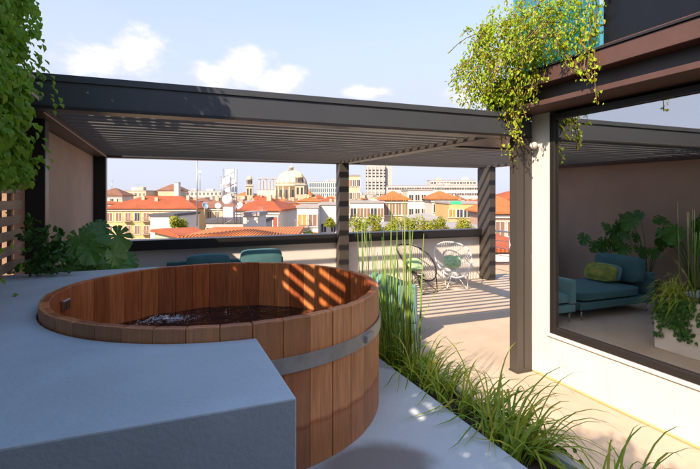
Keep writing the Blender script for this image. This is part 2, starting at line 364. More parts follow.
for A, B_ in zip(cols_, cols_[1:]):
    for k in range(4): bm.faces.new((A[k], B_[k], B_[(k + 1) % 4], A[(k + 1) % 4]))
bm.faces.new(cols_[0]); bm.faces.new(cols_[-1][::-1])
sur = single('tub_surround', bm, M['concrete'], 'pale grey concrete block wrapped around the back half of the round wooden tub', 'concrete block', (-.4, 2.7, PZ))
bv = sur.modifiers.new('edge', 'BEVEL'); bv.width = .014; bv.segments = 2; bv.limit_method = 'ANGLE'; bv.angle_limit = R(50)
# lower part of the block stands on the terrace floor behind the platform
struct('terrace_step', bxm(-1.115, XF - .01, 3.744, 4.09, .004, PZ), M['concrete'])

tub = thing('hot_tub', 'round cedar stave hot tub with steel hoop and dark water set in concrete', 'hot tub', (TC.x, TC.y, PZ))
NS = 44; th = .045; hh = RIM - PZ - .002
bm = bmesh.new(); ha = math.pi / NS * .985
cs = []
for (rr, nn) in ((TR, 3), (TR - th, 3)):
    cs.append([(rr * math.cos(-ha + 2 * ha * k / (nn - 1)), rr * math.sin(-ha + 2 * ha * k / (nn - 1))) for k in range(nn)])
prism(bm, cs[0] + cs[1][::-1], .002, hh)
bmesh.ops.bevel(bm, geom=[e for e in bm.edges if abs(e.verts[0].co.z - e.verts[1].co.z) < 1e-5 and e.verts[0].co.z > .3], offset=.006, segments=2, profile=.5, affect='EDGES')
bmesh.ops.bevel(bm, geom=[e for e in bm.edges if abs(e.verts[0].co.z - e.verts[1].co.z) > .2 and abs(abs(math.atan2(e.verts[0].co.y, e.verts[0].co.x)) - ha) < 1e-3], offset=.0025, segments=1, affect='EDGES')
sme = mesh_of('stave', bm, M['stave'])
for i in range(NS):
    o = bpy.data.objects.new('stave', sme); link(o); o.parent = tub; o.rotation_euler = (0, 0, 2 * math.pi * (i + .5) / NS)
    o.scale = (1 + rnd(-.0022, .0022),) * 2 + (1 + rnd(-.003, .003),)
for zc in (.475, .05):
    bm = bmesh.new(); w = .034
    lathe(bm, [(TR + .003, zc - w), (TR + .009, zc - w), (TR + .009, zc + w), (TR + .003, zc + w), (TR + .003, zc - w)], 96, cap=False, smooth=False)
    if zc > .2: part('hoop', bm, M['hoop'], tub, local=True)
    else: bm.free()
bm = bmesh.new(); box(bm, TR - .02, TR + .024, -.05, .05, .455, .495, bev=.006); 
bmesh.ops.rotate(bm, verts=bm.verts, matrix=Matrix.Rotation(R(-47), 3, 'Z')); part('hoop_clamp', bm, M['hoop'], tub, local=True)
bm = bmesh.new(); lathe(bm, [(TR - th - .004, .003), (TR - th - .004, .04)], 64); part('tub_floor', bm, M['stave'], tub, local=True)
# water: a rippled sheet with foam where the jet breaks the surface
WZ = .985 - PZ
bm = bmesh.new(); nr, na = 40, 120; rings = []
jet = Vector((-.34, .60))
for i in range(1, nr + 1):
    ring = []
    for k in range(na):
        r_ = (TR - th - .003) * i / nr; a = 2 * math.pi * k / na; x, y = r_ * math.cos(a), r_ * math.sin(a)
        dj = (Vector((x, y)) - jet).length
        z = WZ + .006 * mnoise.noise((x * 9, y * 9, 0)) + .004 * mnoise.noise((x * 22, y * 22, 4)) + .022 * math.exp(-(dj / .12) ** 2) * (1 + mnoise.noise((x * 40, y * 40, 2)))
        ring.append(bm.verts.new((x, y, z)))
    rings.append(ring)
c0 = bm.verts.new((0, 0, WZ))
for k in range(na): bm.faces.new((c0, rings[0][k], rings[0][(k + 1) % na]))
for A, B in zip(rings, rings[1:]):
    for k in range(na): bm.faces.new((A[k], B[k], B[(k + 1) % na], A[(k + 1) % na]))
wat = part('water', bm, M['water'], tub, local=True, smooth=True)
bm = bmesh.new()
for i in range(420):
    if i < 240: q = Vector((rng.gauss(jet.x, .085), rng.gauss(jet.y, .05)))
    else: q = Vector((rng.gauss(jet.x + .3, .35), rng.gauss(jet.y + .05, .2)))
    if q.length > TR - th - .02: continue
    dj = (q - jet).length
    s = rnd(.0012, .0045) * (1 if i < 240 else .5)
    zz = WZ + .006 * mnoise.noise((q.x * 9, q.y * 9, 0)) + .022 * math.exp(-(dj / .12) ** 2) * (1 + mnoise.noise((q.x * 40, q.y * 40, 2)))
    bmesh.ops.create_icosphere(bm, subdivisions=1, radius=s, matrix=Matrix.Translation((q.x, q.y, zz + s * .3)))
part('foam', bm, M['foam'], wat, local=True, kind='stuff', smooth=True)
bm = bmesh.new(); box(bm, -.045, .045, -.012, .012, -.03, .03, bev=.006)
for k in range(4): box(bm, -.034 + k * .018, -.026 + k * .018, -.016, -.010, -.02, .02)
bmesh.ops.rotate(bm, verts=bm.verts, matrix=Matrix.Rotation(R(76), 3, 'Z')); ang = R(168)
bmesh.ops.translate(bm, verts=bm.verts, vec=((TR - th - .01) * math.cos(ang), (TR - th - .01) * math.sin(ang), .585)); part('overflow_plate', bm, M['steelpl'], tub, local=True)

# ------------------------------------------------------------------ pergola
PB, PT = 2.45, 2.685
per = thing('pergola', 'anthracite aluminium louvre-roof pergola over the terrace lounge area', 'pergola', (1.2, 6, 0))
def beam(name, x0, x1, y0, y1, z0=PB, z1=PT, m=None):
    o = part(name, bxm(x0, x1, y0, y1, z0, z1, bev=.006, seg=1), m or M['steel'], per); return o
fb = beam('front_beam', -1.02, 3.60, 3.77, 3.95)
part('beam_lip', bxm(-1.02, 3.60, 3.756, 3.768, PT - .042, PT + .008, bev=.003, seg=1), M['steel'], fb)
part('beam_lip', bxm(-1.02, 3.60, 3.760, 3.768, PB - .002, PB + .022, bev=.002, seg=1), M['steel2'], fb)
beam('back_beam', -1.02, 6.80, 8.32, 8.50)
beam('side_beam', -.97, -.78, 3.953, 8.317, m=mat('bronze_dark_beam', (.07, .042, .035), .45))
mb = beam('middle_beam', 3.20, 3.40, 3.953, 8.317, m=M['post'])
beam('side_beam', 6.60, 6.78, 5.053, 8.317)
beam('inner_beam', 3.403, 6.80, 4.90, 5.05)
part('gutter_panel', bxm(3.404, 6.80, 4.0, 4.897, PB + .02, PT - .02), M['steel2'], per)
# louvre blades
def louver_mesh(L):
    bm = bmesh.new(); w, t = .20, .020
    prof = [(-w / 2, 0), (-w / 2 + .02, t / 2), (0, t * .7), (w / 2 - .02, t / 2), (w / 2, 0), (w / 2 - .02, -t / 2), (0, -t * .6), (-w / 2 + .02, -t / 2)]
    a = [bm.verts.new((-L / 2, y, z)) for y, z in prof]; b = [bm.verts.new((L / 2, y, z)) for y, z in prof]; n = len(prof)
    bm.faces.new(a); bm.faces.new(b[::-1])
    for i in range(n): bm.faces.new((a[i], b[i], b[(i + 1) % n], a[(i + 1) % n]))
    return mesh_of('louver', bm, M['blade'])
def louvers(x0, x1, y0, y1):
    me = louver_mesh(x1 - x0 - .01); n = int((y1 - y0) / .205); p = (y1 - y0) / n
    for i in range(n):
        o = bpy.data.objects.new('louver', me); link(o); o.parent = per
        o.location = Vector(((x0 + x1) / 2, y0 + (i + .5) * p, 2.575)) - BASE[per.name]; o.rotation_euler = (R(-70 + rnd(-.8, .8)), 0, 0)
louvers(-.775, 3.195, 3.97, 8.30)
louvers(3.405, 6.595, 5.07, 8.30)
def post(x0, x1, y0, y1, m=None):
    p_ = part('post', bxm(x0, x1, y0, y1, .003, PB - .002, bev=.008, seg=2), m or M['steel'], per)
    return p_
pm = post(3.417, 3.605, 3.77, 3.89, M['post'])
part('post_groove', bxm(3.50, 3.508, 3.766, 3.7695, .05, PB - .05), M['steel2'], pm)
part('base_plate', bxm(3.411, 3.611, 3.764, 3.896, .0025, .018), M['post'], pm)
post(-.98, -.84, 4.30, 4.44, M['steel2'])
post(-1.0, -.79, 8.20, 8.42, M['steel2'])
post(3.16, 3.36, 8.24, 8.42, M['post'])
post(6.58, 6.74, 8.10, 8.52, M['post'])
post(6.60, 6.78, 4.92, 5.04)

# left wall with clay plaster
lw = thing('side_wall', 'clay brown plaster wall under the pergola behind the split-leaf plants', 'wall', (-1.0, 6.3, 0))
part('wall_face', bxm(-1.25, -.965, 4.443, 8.197, .003, PB - .004), M['clay'], lw)
part('wall_coping', bxm(-1.27, -.972, 4.443, 8.197, PB - .003, PT), M['steel2'], lw)
# parapet
pp = thing('parapet_wall', 'low white plastered parapet with dark metal cap along the far terrace edge', 'wall', (3, 8.5, 0))
part('wall', bxm(-1.25, 3.155, 8.44, 8.62, .003, .93), M['parapet'], pp); part('wall', bxm(3.157, 6.575, 8.44, 8.62, .003, .931), M['parapet'], pp)
part('cap', bxm(-.785, 3.157, 8.35, 8.64, .932, 1.10, bev=.006, seg=1), M['steel2'], pp); part('cap', bxm(3.363, 6.577, 8.35, 8.64, .933, 1.10, bev=.006, seg=1), M['steel2'], pp)
# rod railing to the right of the corner post
rl = thing('rod_railing', 'thin grey metal rod railing beyond the striped corner post', 'railing', (6.9, 7, 0))
bm = bmesh.new(); tube(bm, [(6.95, 4.2, 1.05), (6.95, 8.6, 1.05)], .02, 8); part('handrail', bm, M['chrome'], rl)
for k in range(8):
    bm = bmesh.new(); y = 4.3 + k * .6; tube(bm, [(6.95, y, .003), (6.95, y, 1.04)], .014, 6); part('upright', bm, M['chrome'], rl)
for k in range(5):
    bm = bmesh.new(); tube(bm, [(6.95, 4.2, .2 + k * .16), (6.95, 8.6, .2 + k * .16)], .007, 6); part('rod', bm, M['chrome'], rl)

# ------------------------------------------------------------------ penthouse building on the right
WX = 3.63
ho = thing('penthouse', 'white plastered penthouse with large mirror-like window under a rust brown steel roof edge', 'building', (5, 0, 0))
part('wall', bxm(WX, 3.95, -5.5, 3.55, .003, .46), M['plaster'], ho)
part('pillar', bxm(WX, 3.95, 3.553, 3.80, .003, 2.686), M['plaster'], ho)
part('wall', bxm(3.953, 9.4, 3.60, 3.80, .003, 2.686), M['plaster'], ho)
part('wall', bxm(WX, 3.95, -5.5, .30, .463, 2.686), M['plaster'], ho)
part('foot_strip', bxm(WX - .014, WX - .001, -5.5, 3.765, .002, .022, bev=.004, seg=1), M['ochre'], ho)  # thin ochre strip along the wall foot
part('sill', bxm(WX - .02, WX + .1, .28, 3.575, .4305, .462, bev=.004, seg=1), M['plaster'], ho)
win = part('window_frame', bxm(WX - .004, WX + .07, .303, .37, .466, 2.66), M['steel2'], ho)
for a in ((WX - .004, WX + .07, 3.49, 3.549, .466, 2.66), (WX - .004, WX + .07, .372, 3.488, .466, .53), (WX - .004, WX + .07, .372, 3.488, 2.60, 2.66)):
    part('frame_bar', bxm(*a, bev=.004, seg=1), M['steel2'], win)
part('pane', bxm(WX + .028, WX + .036, .373, 3.487, .531, 2.599), M['window'], win)
part('room_floor', bxm(3.96, 9.3, -5.4, 3.59, .0035, .02), M['oak'], ho)
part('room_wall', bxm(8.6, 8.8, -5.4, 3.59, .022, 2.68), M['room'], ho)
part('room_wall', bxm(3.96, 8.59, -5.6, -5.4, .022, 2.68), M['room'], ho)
bm = bmesh.new()
for k in range(26):
    y = 3.06 + k * .0165; x = 3.765 + .02 * math.sin(k * 1.9)
    v0 = bm.verts.new((x, y, .03)); v1 = bm.verts.new((x, y, 2.6))
    if k: bm.faces.new((p0, v0, v1, p1)).smooth = True
    p0, p1 = v0, v1
part('curtain', bm, M['curtain'], ho)
# roof edge: steel I-beam with oxide flanges
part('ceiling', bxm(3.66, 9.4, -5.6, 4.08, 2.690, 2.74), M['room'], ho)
part('roof_slab', bxm(3.52, 9.4, -5.6, 4.08, 2.743, 3.02), M['web'], ho)
rb = part('roof_beam', bxm(3.30, 3.655, -5.6, 4.09, 2.690, 2.738, bev=.004, seg=1), M['oxide'], ho)
part('web', bxm(3.44, 3.517, -5.6, 4.075, 2.74, 2.888), M['web'], rb)
part('top_flange', bxm(3.30, 3.66, -5.6, 4.10, 2.89, 3.03, bev=.004, seg=1), M['oxide'], rb)
part('drip_edge', bxm(3.285, 3.62, -5.6, 4.105, 3.033, 3.05), M['steel2'], rb)
part('end_plate', bxm(3.302, 3.62, 4.078, 4.088, 2.741, 2.887), M['web'], rb)
part('upper_cladding', bxm(3.36, 3.9, -5.6, 2.72, 3.075, 4.9), M['fascia'], ho)
part('cladding_trim', bxm(3.33, 3.37, -5.6, 2.73, 3.052, 3.074), M['oxide'], ho)
wl = thing('wall_lamp', 'small round lamp fixed high on the white pillar beside the grey post', 'lamp', (3.625, 3.70, 2.36))
bm = bmesh.new(); lathe(bm, [(.012, -.035), (.03, -.03), (.042, 0), (.03, .03), (.012, .035)], 16, (-.06, 0)); part('shade', bm, M['lampshell'], wl, local=True)
part('bracket', bxm(-.03, .004, -.012, .012, -.012, .012), M['lampshell'], wl, local=True)
gb = thing('glass_balustrade', 'green tinted glass balustrade on the roof edge behind the yellow vine', 'balustrade', (3.5, 3.4, 3.05))
part('pane', bxm(3.44, 3.46, 2.84, 3.86, 3.07, 4.05), M['balglass'], gb)
part('pane', bxm(3.47, 5.8, 3.87, 3.89, 3.07, 4.05), M['balglass'], gb)
part('shoe', bxm(3.42, 3.48, 2.80, 4.06, 3.051, 3.10), M['steelpl'], gb)

# ------------------------------------------------------------------ planter strip with reeds and grass
pl = thing('planter_strip', 'long concrete planter trough between the raised platform and the terrace', 'planter', (1.63, 1, 0))
part('trough_wall', bxm(1.72, 1.765, -4, 3.80, .003, .63, bev=.006), M['plaster'], pl)
part('trough_end', bxm(1.504, 1.718, 3.76, 3.80, .003, .63, bev=.006), M['plaster'], pl)
part('soil', bxm(1.504, 1.718, -4, 3.758, .003, .595), M['soil'], pl)
def blades(rootpts, n, lmin, lmax, w, droop, spread, ox=0):
    v, f = [], []
    for k in range(n):
        b = Vector(rng.choice(rootpts)) + Vector((rnd(-.03, .03), rnd(-.03, .03), 0)); L = rnd(lmin, lmax); a = rnd(0, 2 * math.pi); tl = abs(rng.gauss(0, spread))
        d = Vector((math.cos(a) * math.sin(tl) + ox, math.sin(a) * math.sin(tl), math.cos(tl))).normalized()
        side = d.cross(Vector((0, 0, 1)))
        if side.length < .05: side = Vector((math.sin(a), -math.cos(a), 0))
        side.normalize(); hz = Vector((d.x, d.y, 0))
        p = b.copy(); S = 7; i0 = len(v); dr = droop * rnd(.5, 1.4); ww = w * rnd(.6, 1.2)
        for s in range(S + 1):
            t = s / S; wd = ww * (1 - t ** 2.2) * .5 + .0004
            v.append(p - side * wd); v.append(p + side * wd)
            d = (d + Vector((hz.x * .25, hz.y * .25, -.30)) * dr * (t + .2)).normalized(); p = p + d * (L / S)
            if p.x < 1.52: p.z = max(p.z, .668)
            elif p.x < 1.775: p.z = max(p.z, .645)
        for s in range(S):
            q = i0 + 2 * s; f.append((q, q + 1, q + 3, q + 2))
    return v, f
def mesh_part(name, v, f, m, parent, kind='stuff'):
    o0 = BASE[parent.name]; me = bpy.data.meshes.new(name); me.from_pydata([p - o0 for p in v], [], f); me.materials.append(m)
    o = bpy.data.objects.new(name, me); link(o); o.parent = parent
    if kind: o['kind'] = kind
    return o
clumps = [(3.60, 190, .46, 'arching grass clump at the end of the trough under the pergola edge'),
          (2.86, 90, .42, 'arching green grass clump rooted just beside the tall reeds'),
          (2.56, 120, .42, 'arching green grass clump second along the trough from the reeds'),
          (2.28, 90, .36, 'short green grass clump midway along the planter trough'),
          (1.93, 150, .50, 'large fountain-shaped grass clump overhanging the sunny floor'),
          (1.68, 110, .46, 'dense grass clump at the platform edge nearer than the fountain-shaped one'),
          (1.24, 110, .42, 'grass clump showing only its blade tips beside the window wall'),
          (.85, 80, .40, 'grass clump in the trough farthest from the reeds')]
for y, n, L, lab in clumps:
    n = int(n * .6); t = thing('grass_clump', lab, 'grass', (1.61, y, .595), group='grass clumps in the planter trough')
    v, f = blades([(1.61 + rnd(-.07, .08), y + rnd(-.13, .13), .59) for _ in range(9)], n, L * .6, L * 1.25, .0115, 1.9, .6, .3)
    mesh_part('blades', v, f, M['grass'], t)
rd = thing('reed_clump', 'tall thin upright green reeds standing in the trough beside the tub', 'reeds', (1.61, 3.35, .595))
bm = bmesh.new()
for k in range(84):
    y = rnd(2.80, 3.32); x = rnd(1.52, 1.71); hgt = rnd(.35, .95) + (.42 if rng.random() < .2 else 0)
    if k % 10 == 0: y = rnd(3.35, 3.74); x = rnd(1.52, 1.6); hgt = rnd(.8, 1.32)
    lx, ly = rng.gauss(0, .035), rng.gauss(0, .035)
    tube(bm, [(x, y, .59), (x + lx * .4, y + ly * .4, .59 + hgt * .5), (x + lx, y + ly, .59 + hgt)], [rnd(.0032, .0055)] * 2 + [.0015], 5)
part('stems', bm, M['reed'], rd, kind='stuff')
v, f = blades([(1.61 + rnd(-.08, .08), rnd(2.85, 3.4), .59) for _ in range(20)], 90, .3, .75, .010, .35, .3)
mesh_part('blades', v, f, M['grass'], rd)
iv = thing('trailing_ivy', 'dark ivy trailing down the outer face of the planter trough', 'ivy', (1.77, 3, .62))
lv = Leaves()
for k in range(44):
    y0 = rng.choice((rnd(3.35, 3.78), rnd(3.45, 3.78), rnd(2.9, 3.3), rnd(1.2, 2.6))); ln = rnd(.15, .5)
    for s in range(int(ln * 110)):
        z = .64 - ln * rng.random(); lv.leaf(Vector((1.775 + rnd(0, .035), y0 + rnd(-.05, .05) + .03 * math.sin(z * 20), z)), rnd(.025, .05), Vector((1, rnd(-.6, .6), rnd(-.2, .8))).normalized())
lv.obj('leaves', M['ivy'], iv)

# ------------------------------------------------------------------ trellis and climber on the left
tr = thing('trellis', 'weathered wooden slat trellis fence carrying the green climber', 'trellis', (-1.0, 1, BZ))
tsl = mesh_of('slat', bxm(-.012, .012, -3.6, 3.6, -.032, .032, bev=.004, seg=1), M['slat'])
for k in range(21):
    o = bpy.data.objects.new('slat', tsl); link(o); o.parent = tr; o.location = (0, -.32, .07 + k * .112); o.rotation_euler = (rnd(-.002, .002), 0, 0)
for k in range(13):
    part('batten', bxm(-1.045, -1.014, -2.85 + k * .58, -2.80 + k * .58, BZ + .002, BZ + 2.4, bev=.004, seg=1), M['slat'], tr)
bw = thing('sun_backing_wall', 'rendered backing wall added behind the wooden trellis to block the sun', 'wall', (-1.2, 1, 0))  # solid backing added to stop sun leaking through slats and leaves
part('wall_face', bxm(-1.3, -1.12, -5.4, 4.29, .003, 2.72), M['clay'], bw); part('coping', bxm(-1.33, -1.10, -5.4, 4.29, 2.722, 2.76), M['steel2'], bw)
rw = thing('light_block_wall', 'unseen tall clay wall added behind the camera to darken the block front', 'wall', (.1, -1.8, .28))  # out of view; added to keep sky light off the block's front face
part('wall_face', bxm(-1.11, 3.6, -1.95, -1.75, .284, 3.7), M['clay'], rw); part('coping', bxm(-1.09, 3.6, -1.97, -1.73, 3.702, 3.74), M['steel2'], rw)
struct('terrace_kerb', bxm(-1.115, -.86, -1.74, 1.19, .284, BZ - .02), M['concrete'])
hd = thing('climbing_hedge', 'dense leafy green climber covering the wooden trellis above the tub', 'climber', (-.85, 1.5, BZ))
prof = [(-3.2, 3.9), (-.2, 3.75), (.3, 3.35), (1.0, 3.12), (1.5, 3.14), (1.85, 3.52), (2.4, 3.72), (3.0, 3.74), (3.7, 3.7)]
def top_at(y):
    for (a, za), (b, zb) in zip(prof, prof[1:]):
        if y <= b: return za + (zb - za) * (y - a) / (b - a)
    return prof[-1][1]
holes = []          # gaps in the leaves through which the sun still comes: each around the ray to a point
for x, y, z, r in ((1.10, 3.36, 1.16, .17), (1.20, 3.18, 1.14, .13), (1.0, 3.5, 1.18, .12), (1.33, 2.24, .65, .085), (1.42, 2.40, .65, .04)):
    holes.append((Vector((x, y, z)), r))
def in_hole(p):
    for h, r in holes:
        d = p - h; d = d - sun_dir * d.dot(sun_dir)
        if d.length < r: return True
    return False
lv = Leaves()
n = 0
while n < 84000:
    y = rnd(-3.2, 3.62); tp = top_at(y) + .12 * mnoise.noise((y * 4, 0, 0)); lo = BZ if y < 1.6 else BZ + .66 + .2 * mnoise.noise((y * 5, 3, 0))
    z = rnd(lo, tp + .12 * rng.random() ** 3)
    if y > 2.3 and rng.random() < .003: z = rnd(BZ, lo)
    bulge = (.27 if y < 2.2 else .20) + .12 * mnoise.noise((y * 2.3, z * 2.3, 1)) + .10 * mnoise.noise((y * 7, z * 7, 5))
    x = -1.0 + bulge * (rng.random() ** .6) + rnd(-.05, .03)
    if y > 3.2: x = min(x, -.66)
    p = Vector((x, y, z))
    if in_hole(p): continue
    lv.leaf(p, rnd(.032, .058), Vector((rnd(.1, 1), rnd(-.8, .3), rnd(-.1, .9))).normalized(), Vector((rnd(-.3, .4), rnd(-.6, .6), -1)), wide=.85)
    n += 1
# shoots that hang free of the mass
for k in range(34):
    y = rnd(2.4, 3.6); z = rnd(2.45, 3.6); L = rnd(.15, .45); x = rnd(-.82, -.70)
    for s in range(int(L * 45)):
        q = s / (L * 45); lv.leaf(Vector((x + .10 * q, y + .06 * math.sin(q * 5 + k), z - L * q)) + Vector((rnd(-.02, .02),) * 3), rnd(.03, .055), Vector((rnd(.2, 1), rnd(-.8, 0), rnd(0, .8))).normalized(), Vector((.2, 0, -1)))
lv.obj('leaves', M['hedge'], hd)
bm = bmesh.new()
for k in range(16):
    y = rnd(-2.8, 3.5); pts = []
    for s in range(9): pts.append((-.96 + .05 * math.sin(s * 1.7 + k), y + .12 * math.sin(s * .9 + k * 2), BZ + .01 + s * .235))
    tube(bm, pts, .008, 5)
part('stems', bm, M['stem'], hd, kind='stuff')
low = thing('corner_creeper', 'small leafy creeper at the foot of the dark post by the trellis', 'plant', (-.85, 4.0, BZ))
lv = Leaves()
for k in range(300):
    t = rng.random(); a = rnd(0, 6.28); rr = rnd(0, .16) * (1.2 - t); lv.leaf(Vector((-.78 + rr * math.cos(a) + .10 * math.sin(k % 5), 3.95 + .08 * math.sin((k % 7) * 2) + rr * math.sin(a) * .6, BZ + .01 + .42 * t * (.4 + .6 * ((k % 5) / 4)))), rnd(.035, .06), None, Vector((rnd(-.5, .5), rnd(-.5, .5), .2)))
lv.obj('leaves', M['ivy'], low)

# ------------------------------------------------------------------ vine over the roof corner
vn = thing('roof_vine', 'sunlit yellow green vine spilling over the corner of the steel roof edge', 'vine', (3.3, 3.5, 3.05))
lv = Leaves(); strands = []
def vblob(cx, cy, cz, rx, ry, rz, n, s0=.018, s1=.052):
    n = int(n * 1.15); rx *= 1.22; ry *= 1.15; rz *= 1.22
    for _ in range(n):
        while True:
            q = Vector((rnd(-1, 1), rnd(-1, 1), rnd(-1, 1)))
            if q.length < 1: break
        q = q.normalized() * (q.length ** .45) * (1 + .35 * mnoise.noise(q * 2.7 + Vector((cx * 3, cy * 3, cz))))
        lv.leaf(Vector((cx + q.x * rx, cy + q.y * ry, cz + q.z * rz)), rnd(s0, s1), Vector((rnd(-1, .4), rnd(-1, .3), rnd(-.2, 1))).normalized(), Vector((rnd(-.6, .3), rnd(-.6, .3), -1)), wide=.45)
vblob(3.26, 3.98, 3.22, .26, .34, .30, 900); vblob(3.22, 3.72, 3.32, .24, .30, .33, 900); vblob(3.28, 3.42, 3.34, .22, .30, .30, 900)
vblob(3.30, 3.12, 3.35, .17, .24, .27, 650); vblob(3.12, 4.10, 3.06, .20, .22, .22, 450); vblob(3.26, 3.70, 3.02, .16, .36, .22, 600)
vblob(3.24, 3.92, 3.5, .18, .26, .22, 350); vblob(3.27, 3.86, 2.80, .12, .18, .22, 420); vblob(3.30, 2.86, 3.42, .10, .16, .35, 260)
def strand(x, y, z, L, wob, dens=60, drift=0):
    pts = []; N = 14
    for s in range(N + 1):
        q = s / N; pts.append(Vector((x + wob * math.sin(q * 6 + y * 9) + drift * q, y + wob * math.cos(q * 5 + x * 7), z - L * q)))
    strands.append(pts)
    for s in range(int(L * dens)):
        q = rng.random() * N; i = min(int(q), N - 1); p = pts[i].lerp(pts[i + 1], q - i)
        lv.leaf(p + Vector((rnd(-.035, .035), rnd(-.035, .035), rnd(-.02, .02))), rnd(.022, .055) * (1 - .3 * q / N), None, Vector((rnd(-.5, .5), rnd(-.5, .5), -1)), wide=.7)
for x, y, z, L in ((3.24, 3.96, 3.0, .52), (3.26, 3.86, 2.9, .62), (3.28, 3.78, 2.9, .72), (3.27, 3.72, 2.9, .50), (3.30, 3.64, 2.9, .45), (3.22, 4.02, 3.0, .42), (3.20, 4.06, 3.1, .5),
                   (3.27, 3.5, 3.0, .42), (3.27, 3.38, 3.05, .36), (3.12, 4.12, 3.05, .35), (3.05, 4.0, 3.15, .35), (3.27, 3.58, 2.86, .55), (3.28, 3.60, 2.8, .48)):
    strand(x, y, z, L, .03, 75)
for k in range(90):      # loose shoots that stand out of the mass
    y = rnd(2.95, 4.2); p0 = Vector((rnd(3.05, 3.3), y, rnd(3.15, 3.6))); dv = Vector((rnd(-1, .1), rnd(-.5, .6), rnd(-.2, 1))).normalized() * rnd(.15, .36)
    pts = [p0 + dv * q + Vector((0, 0, -.22 * q * q)) for q in (0, .25, .5, .75, 1)]; strands.append(pts)
    for q in range(16):
        f_ = rng.random() * 3.99; i_ = int(f_); lv.leaf(pts[i_].lerp(pts[i_ + 1], f_ - i_) + Vector((rnd(-.02, .02), rnd(-.02, .02), rnd(-.02, .02))), rnd(.02, .045), None, None, wide=.58)
for k in range(12): strand(rnd(3.0, 3.25), rnd(3.2, 4.2), rnd(3.2, 3.45), rnd(.2, .5), .05, 60, -.12)
for k in range(16): strand(3.27 + rnd(-.02, .01), rnd(2.75, 3.6), rnd(3.1, 3.35), rnd(.2, .5), .035, 55)
strand(3.275, 2.72, 3.6, 1.02, .025, 70); strand(3.275, 2.76, 3.5, .72, .03, 60)
lv.obj('leaves', M['vine'], vn)
bm = bmesh.new()
for s in strands: tube(bm, s, .004, 4)
part('stems', bm, M['stem'], vn, kind='stuff')

# ------------------------------------------------------------------ lounge furniture
def cushion(x0, x1, y0, y1, z0, z1, b=.04):
    bm = bmesh.new(); box(bm, x0, x1, y0, y1, z0, z1)
    bmesh.ops.subdivide_edges(bm, edges=bm.edges[:], cuts=5, use_grid_fill=True)
    c = Vector(((x0 + x1) / 2, (y0 + y1) / 2, (z0 + z1) / 2)); h = Vector((x1 - x0, y1 - y0, z1 - z0)) / 2
    for v in bm.verts:
        q = Vector(((v.co[i] - c[i]) / h[i] for i in range(3)))
        for i in range(3):
            o1, o2 = q[(i + 1) % 3], q[(i + 2) % 3]
            if abs(q[i]) > .99: v.co[i] -= math.copysign(b * .7 * max(o1 ** 4, o2 ** 4), q[i]) * 1; v.co[i] += math.copysign(.006 * mnoise.noise(v.co * 6), q[i])
    return bm
def cush(name, m, parent, *a, b=.04, rot=None):
    bm = cushion(*a, b=b)
    if rot:
        c = Vector(((a[0] + a[1]) / 2, (a[2] + a[3]) / 2, a[4])); bmesh.ops.rotate(bm, verts=bm.verts, cent=c, matrix=Matrix.Rotation(rot[1], 3, rot[0]))
    o = part(name, bm, m, parent, smooth=True); s = o.modifiers.new('soft', 'SUBSURF'); s.levels = 1; s.render_levels = 1; return o
def legs(parent, x0, x1, y0, y1, h):
    for x in (x0, x1):
        for y in (y0, y1):
            bm = bmesh.new(); tube(bm, [(x, y, .003), (x, y, h)], .012, 8); part('leg', bm, M['chrome'], parent)
s1 = thing('chaise_sofa', 'teal fabric chaise sofa with chrome legs and a yellow leaf-print pillow', 'sofa', (.85, 5.45, 0))
part('base', bxm(.06, 1.62, 4.98, 5.92, .15, .26, bev=.02), M['teal'], s1); legs(s1, .14, 1.56, 5.03, 5.86, .15)
cush('seat_cushion', M['teal'], s1, .30, 1.62, 4.97, 5.93, .262, .43); cush('back_cushion', M['teal'], s1, .18, .38, 5.02, 5.88, .43, .86, rot=('Y', R(-10)), b=.05)
part('arm', bxm(.03, .16, 4.96, 5.94, .262, .62, bev=.035, seg=3), M['teal'], s1)
cush('small_cushion', M['teal2'], s1, .44, .56, 5.25, 5.75, .44, .72, rot=('Y', R(-18)))
pi = thing('leaf_print_pillow', 'yellow and green leaf-print pillow leaning on the teal chaise sofa', 'pillow', (.66, 5.5, .44))
cush('cover', M['pillow'], pi, .60, .72, 5.22, 5.78, .44, .74, rot=('Y', R(-22)), b=.06)
s2 = thing('lounge_chair', 'pale teal fabric armchair half hidden behind the tall reeds', 'armchair', (2.35, 5.4, 0))
part('base', bxm(1.72, 2.94, 4.98, 5.88, .15, .26, bev=.02), M['teal2'], s2); legs(s2, 1.80, 2.86, 5.03, 5.80, .15)
cush('seat_cushion', M['teal2'], s2, 1.72, 2.74, 4.99, 5.87, .262, .43); cush('back_cushion', M['teal2'], s2, 2.62, 2.80, 5.02, 5.84, .43, .80, rot=('Y', R(8)))
part('arm', bxm(2.82, 2.95, 4.97, 5.89, .262, .74, bev=.035, seg=3), M['teal2'], s2); part('arm', bxm(1.71, 1.84, 4.97, 5.89, .262, .62, bev=.035, seg=3), M['teal2'], s2)
s3 = thing('parapet_sofa', 'long teal fabric sofa with its back to the white parapet', 'sofa', (1.1, 7.8, 0))
part('base', bxm(.1, 2.05, 7.3, 8.2, .15, .26, bev=.02), M['teal'], s3); legs(s3, .18, 1.97, 7.38, 8.1, .15)
cush('seat_cushion', M['teal'], s3, .1, 1.07, 7.28, 8.05, .262, .43); cush('seat_cushion', M['teal'], s3, 1.08, 2.05, 7.28, 8.05, .262, .43)
cush('back_cushion', M['teal'], s3, .40, 1.10, 8.0, 8.18, .43, .86); cush('back_cushion', M['teal'], s3, 1.28, 2.0, 8.0, 8.18, .43, .91)
part('back_frame', bxm(.1, 2.06, 8.19, 8.26, .262, .74, bev=.02), M['teal'], s3)
side = thing('side_stool', 'small pale blue upholstered stool beside the parapet sofa', 'stool', (-.05, 7.75, 0))
